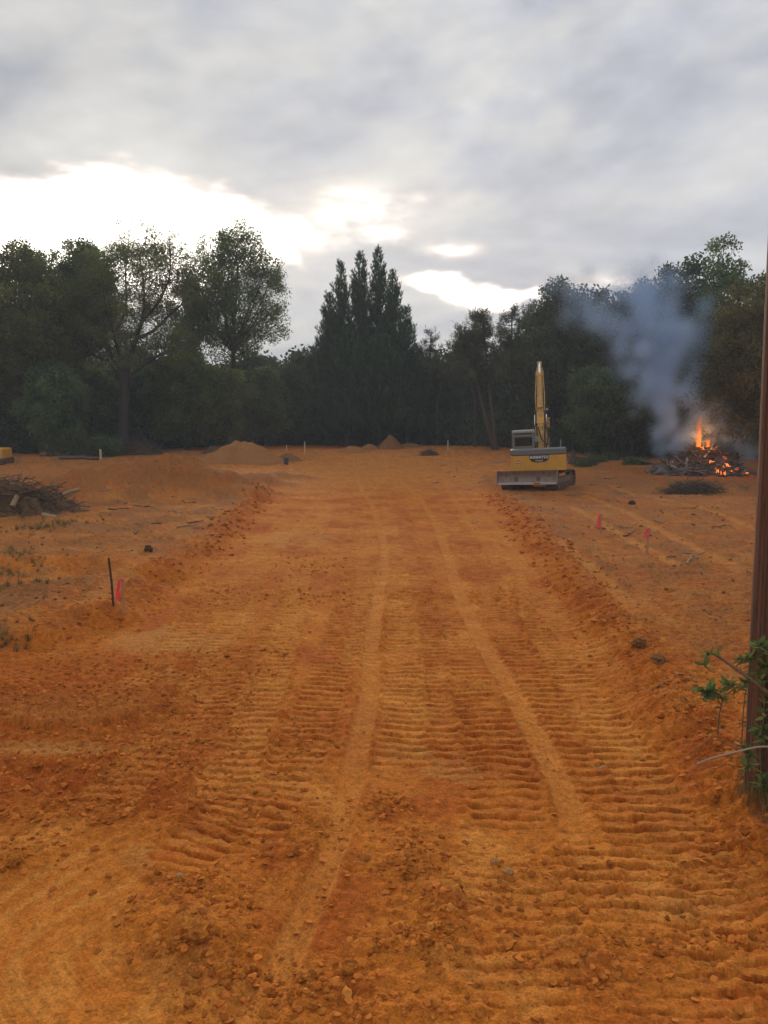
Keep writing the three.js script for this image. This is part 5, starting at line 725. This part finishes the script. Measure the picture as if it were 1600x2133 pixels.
scatter('tall_weeds', 'tall pale green weeds below the left trees', CLUMP.weed, LEAF.weed, 420, 100, (r) => { const px = 95 + r() * 150, D = 63 + r() * 4, a = atDist(px, 900, D), h = macro(a.x, D); return M4(a.x, h + r() * 2.4 * (0.5 + 0.5 * n2(px * 0.03, 2)), -D, r() - 0.5, r() * 6, r() - 0.5, 1 + r()); }, vary(0.3), 'weeds');
scatter('undergrowth', 'dark leafy undergrowth along the foot of the wood', CLUMP.dense, LEAF.wood, 4200, 101, (r) => { const x = (r() * 2 - 1) * 64, edge = x < -14 ? lerp(79, 67, sstep(-14, -28, x)) : lerp(82, 63, sstep(4, 22, x)), D = edge + r() * 8, y = Math.pow(r(), 1.5) * (2.2 + 1.4 * n2(x * 0.25, 3)) * (x > -12 && x < 8 ? 1.1 : 1.25); return M4(x, macro(x, D) + y, -D, r() * 3, r() * 6, r() * 3, 0.7 + 0.7 * r()); }, vary(0.3), 'undergrowth');
// clods, chips and sticks
function clodGeo(seed, flat) { const g = new THREE.IcosahedronGeometry(1, 1), p = g.attributes.position; for (let i = 0; i < p.count; i++) { const x = p.getX(i), y = p.getY(i), z = p.getZ(i), k = 1 + 0.42 * n3(x * 1.3 + seed, y * 1.3, z * 1.3) + 0.15 * n3(x * 3.5 + seed, y * 3.5, z * 3.5); p.setXYZ(i, x * k, y * k * flat, z * k * 0.85); } g.computeVertexNormals(); return g; }
const clods = [clodGeo(1.5, 0.7), clodGeo(4.5, 0.6), clodGeo(9.5, 0.75), clodGeo(14.5, 0.5)], chips = [clodGeo(21.5, 0.2), clodGeo(26.5, 0.16), clodGeo(33.5, 0.26)];
const dull = (r, g, b) => new THREE.MeshPhysicalMaterial({ color: new THREE.Color().setRGB(r, g, b), roughness: 1, specularIntensity: 0.15 });
const clodM = dull(0.54, 0.165, 0.029), clodTint = (r) => { const v = 0.5 + 0.65 * r(), w = r() * 0.14; return [v, v * (1 + w * 0.6), v * (1 + w)]; };
const spotClod = (r) => { const [x, D, a, b] = crumbs[Math.floor(r() * crumbs.length)]; return [x + (r() + r() - 1) * a * 1.5, D + (r() + r() - 1) * b * 1.5]; };
const edgeClod = (r) => { const D = 4 + 30 * Math.pow(r(), 1.6), R = r() < 0.6; return [R ? curve(RIGHT, D) + 0.45 + (r() + r() - 1) * 0.75 : curve(LEFT, D) - 0.4 - (r() + r() - 1) * 0.7, D]; };
const anyClod = (r) => { const D = 1 / lerp(1 / 3, 1 / 34, r()); return [(r() * 2 - 1) * 0.6 * (D + 1), D]; };
const leftClod = (r) => { const D = 5 + 5.5 * r(); return [-1.3 - r() * 3.6, D]; };
const clodAt = (r, pick, smin, smax, pow = 3.2) => { const [x, D] = pick(r); if (D < 1.5 || (inScrape(x, D) && r() < 0.9)) return null; const s = lerp(smin, smax, Math.pow(r(), pow)) * (D > 12 ? Math.min(1.8, D / 12) : 1); return M4(x, surface(x, D) + s * 0.22, -D, r() * 0.9 - 0.45, r() * 6.28, r() * 0.9 - 0.45, s); };
clods.forEach((g, k) => { scatter('clay_clods', ['small loose clay crumbs on the crumbled patches of the road', 'small loose clay crumbs along both road banks', 'small clay crumbs spread thinly over the whole road', 'small crumbs on the rough red ground at left'][k], g, clodM, [2700, 4200, 2600, 4200][k], 110 + k, (r) => clodAt(r, [spotClod, edgeClod, anyClod, leftClod][k], 0.004, [0.030, 0.040, 0.018, 0.028][k]), clodTint, 'clay crumbs'); });
chips.forEach((g, k) => { scatter('clay_chips', ['flat flakes of clay on the crumbled road patches', 'flat flakes of clay spread over the track marks', 'fallen leaves and flat flakes on the right bank by the pole'][k], g, k === 2 ? dull(0.42, 0.17, 0.045) : clodM, [1500, 1500, 500][k], 120 + k, (r) => k === 2 ? clodAt(r, (q) => { const D = 5.2 + 3.6 * q(); return [2.95 + 1.2 * q(), D]; }, 0.012, 0.035, 1.5) : clodAt(r, k ? anyClod : spotClod, 0.006, 0.03, 2.4), clodTint, 'clay flakes'); });
const big = [[405, 1968, 0.085, 'largest clay lump with a smooth flat face near the bottom left'], [465, 2048, 0.06, 'flat clay lump just below the largest lump'], [365, 1985, 0.05, 'clay lump touching the largest lump on its left'], [640, 2050, 0.06, 'broken clay slab at the bottom left of centre'], [730, 2035, 0.05, 'clay lump right of the broken slab'], [855, 1835, 0.05, 'pale clay lump on the crumbled ridge right of the tyre track'], [890, 1975, 0.04, 'rounded clay lump at the foot of the crumbled ridge'], [935, 1955, 0.04, 'orange clay lump right of the rounded lump'], [1030, 1800, 0.03, 'small pale stone on the track marks right of centre'], [1058, 1820, 0.035, 'small pale stone right of its twin on the track marks'], [30, 1805, 0.055, 'dark clay lump near the left edge'], [375, 1835, 0.03, 'pale stone above the clay heap'], [1330, 1348, 0.10, 'dark clod on the right bank above the road'], [1372, 1380, 0.09, 'second dark clod right of the first on the bank'], [310, 1152, 0.09, 'oval dark disc of clay on the left track ridge'], [1316, 1052, 0.13, 'round dark clod on the soil before the fire']];
const stoneM = dull(0.46, 0.24, 0.095), lumpM = soilFlat(0.56, 0.195, 0.032);
big.forEach(([px, py, s, label], k) => { const P = ground(px, py), g = lump(k * 3.7 + 2, s, s * 0.75, s * 0.9, 3, 0.3, 1.6), o = new THREE.Mesh(g, k === 8 || k === 9 || k === 11 ? stoneM : k > 11 ? (k > 13 ? SOIL.umber : SOIL.brown) : lumpM); g.setAttribute('uv', new THREE.BufferAttribute(new Float32Array(g.attributes.position.count * 2).map((_, i) => { const j = i >> 1; return i & 1 ? g.attributes.position.getY(j) * 0.6 : g.attributes.position.getX(j) * 0.6; }), 2)); o.position.set(P.x, heightAt(P.x, P.z) + s * 0.35, P.z); o.rotation.set(k, k * 2, 0); put(o, k === 8 || k === 9 || k === 11 ? 'stone' : 'clay_lump', label, k === 8 || k === 9 || k === 11 ? 'stone' : 'clay lump'); });
scatter('soil_crumbs', 'dark crumbs and root bits strewn over the ground beside the road', clods[1], dull(0.27, 0.125, 0.050), 2600, 131, (r) => clodAt(r, (q) => { const D = 1 / lerp(1 / 11, 1 / 52, q()), R = q() < 0.5; return [R ? curve(RIGHT, D) + 0.6 + q() * (D * 0.42) : curve(LEFT, D) - 0.6 - q() * (D * 0.42), D]; }, 0.005, 0.032, 3.2), vary(0.5), 'soil crumbs');
{ const r = mulberry(140); const zones = [['lying on the crumbled clay patch below the largest lump', [[405, 1960, 0.35, 0.22], [450, 2040, 0.25, 0.15]], 26], ['lying along the crumbled ridge right of the tyre track', [[860, 1800, 0.16, 0.3], [930, 1900, 0.2, 0.15], [885, 1960, 0.25, 0.1]], 34], ['lying at the bottom edge left of centre', [[690, 2060, 0.3, 0.12]], 16], ['lying on the dark bank near the pole', [[1480, 1720, 0.3, 0.3], [1550, 1790, 0.25, 0.2]], 22], ['lying on the upper right road bank', [[1280, 1300, 0.5, 1.2], [1180, 1230, 0.4, 1.4]], 30], ['lying on the rough red ground at left', [[200, 1480, 1.2, 0.5], [120, 1600, 0.8, 0.15], [250, 1700, 0.5, 0.25]], 34]];
  for (const [where, spots, n] of zones) for (let k = 0; k < n; k++) { const [px, py, a, b] = spots[k % spots.length], P = ground(px, py), x = P.x + (r() + r() - 1) * a, z = P.z + (r() + r() - 1) * b, s = (0.014 + 0.026 * r() * r()) * (py < 1400 ? 1.8 : 1), g = r() < 0.3 ? chips[k % 3] : clods[k % 4], o = new THREE.Mesh(g, lumpMats(k)); o.position.set(x, heightAt(x, z) + s * 0.25, z); o.rotation.set(r() * 0.8, r() * 6, r() * 0.8); o.scale.setScalar(s); put(o, 'clay_clod', 'loose clay clod ' + where, 'clay clod', 'clods ' + where); }
}
function lumpMats(k) { lumpMats.m ??= [dull(0.52, 0.175, 0.028), dull(0.40, 0.115, 0.02), dull(0.58, 0.23, 0.045), dull(0.32, 0.09, 0.018)]; return lumpMats.m[k % 4]; }
{ const r = mulberry(150); const zones = [['lying on the soil in front of the burning pile', 26, () => [1230 + r() * 320, 975 + r() * 55], 0.5], ['lying on the right hand soil between the pink flags', 14, () => [1180 + r() * 370, 1060 + r() * 130], 0.35], ['lying on the left bank below the root heap', 18, () => [100 + r() * 380, 1030 + r() * 90], 0.45], ['lying on the far flat ground beside the excavator', 12, () => [880 + r() * 160, 955 + r() * 70], 0.5]];
  for (const [where, n, pick, L] of zones) for (let k = 0; k < n; k++) { const [px, py] = pick(), P = ground(px, py), len = L * (0.5 + 1.3 * r()), a = r() * 6.28, pts = []; for (let j = 0; j <= 3; j++) { const s = len * (j / 3 - 0.5), x = P.x + Math.cos(a) * s, z = P.z + Math.sin(a) * s + (r() - 0.5) * 0.06; pts.push(V(x, heightAt(x, z) + 0.02 + (j === 3 ? 0.12 * r() : 0), z)); } const o = new THREE.Mesh(new MB().tube(pts, taper(0.024, 0.012, 3), 5).geo(), [woodPale, woodDark, woodPale][k % 3]); put(o, 'stick', 'broken stick ' + where, 'stick', 'sticks ' + where); }
  for (const [px, py, label] of [[1245, 1606, 'pale splintered twig on the right track marks'], [985, 1090, 'pale twig on the far right of the road']]) { const P = ground(px, py), o = new THREE.Group(); o.position.set(P.x, heightAt(P.x, P.z) + 0.01, P.z); const k = py < 1200 ? 2.4 : 1; for (let j = 0; j < 4; j++) { const a = -0.3 + j * 1.0; part(o, 'splinter', new MB().tube([V(0, 0, 0), V(Math.cos(a) * 0.05 * k, 0.03 * k, Math.sin(a) * 0.03 * k), V(Math.cos(a) * 0.09 * k, 0.025 * k + 0.02 * j * k, Math.sin(a) * 0.05 * k)], [0.005 * k, 0.004 * k, 0.002 * k], 5).geo(), mat(0.5, 0.36, 0.2, 0.9)); } put(o, 'twig', label, 'twig'); }
}
console.log('details built');
renderer.render(scene, camera);
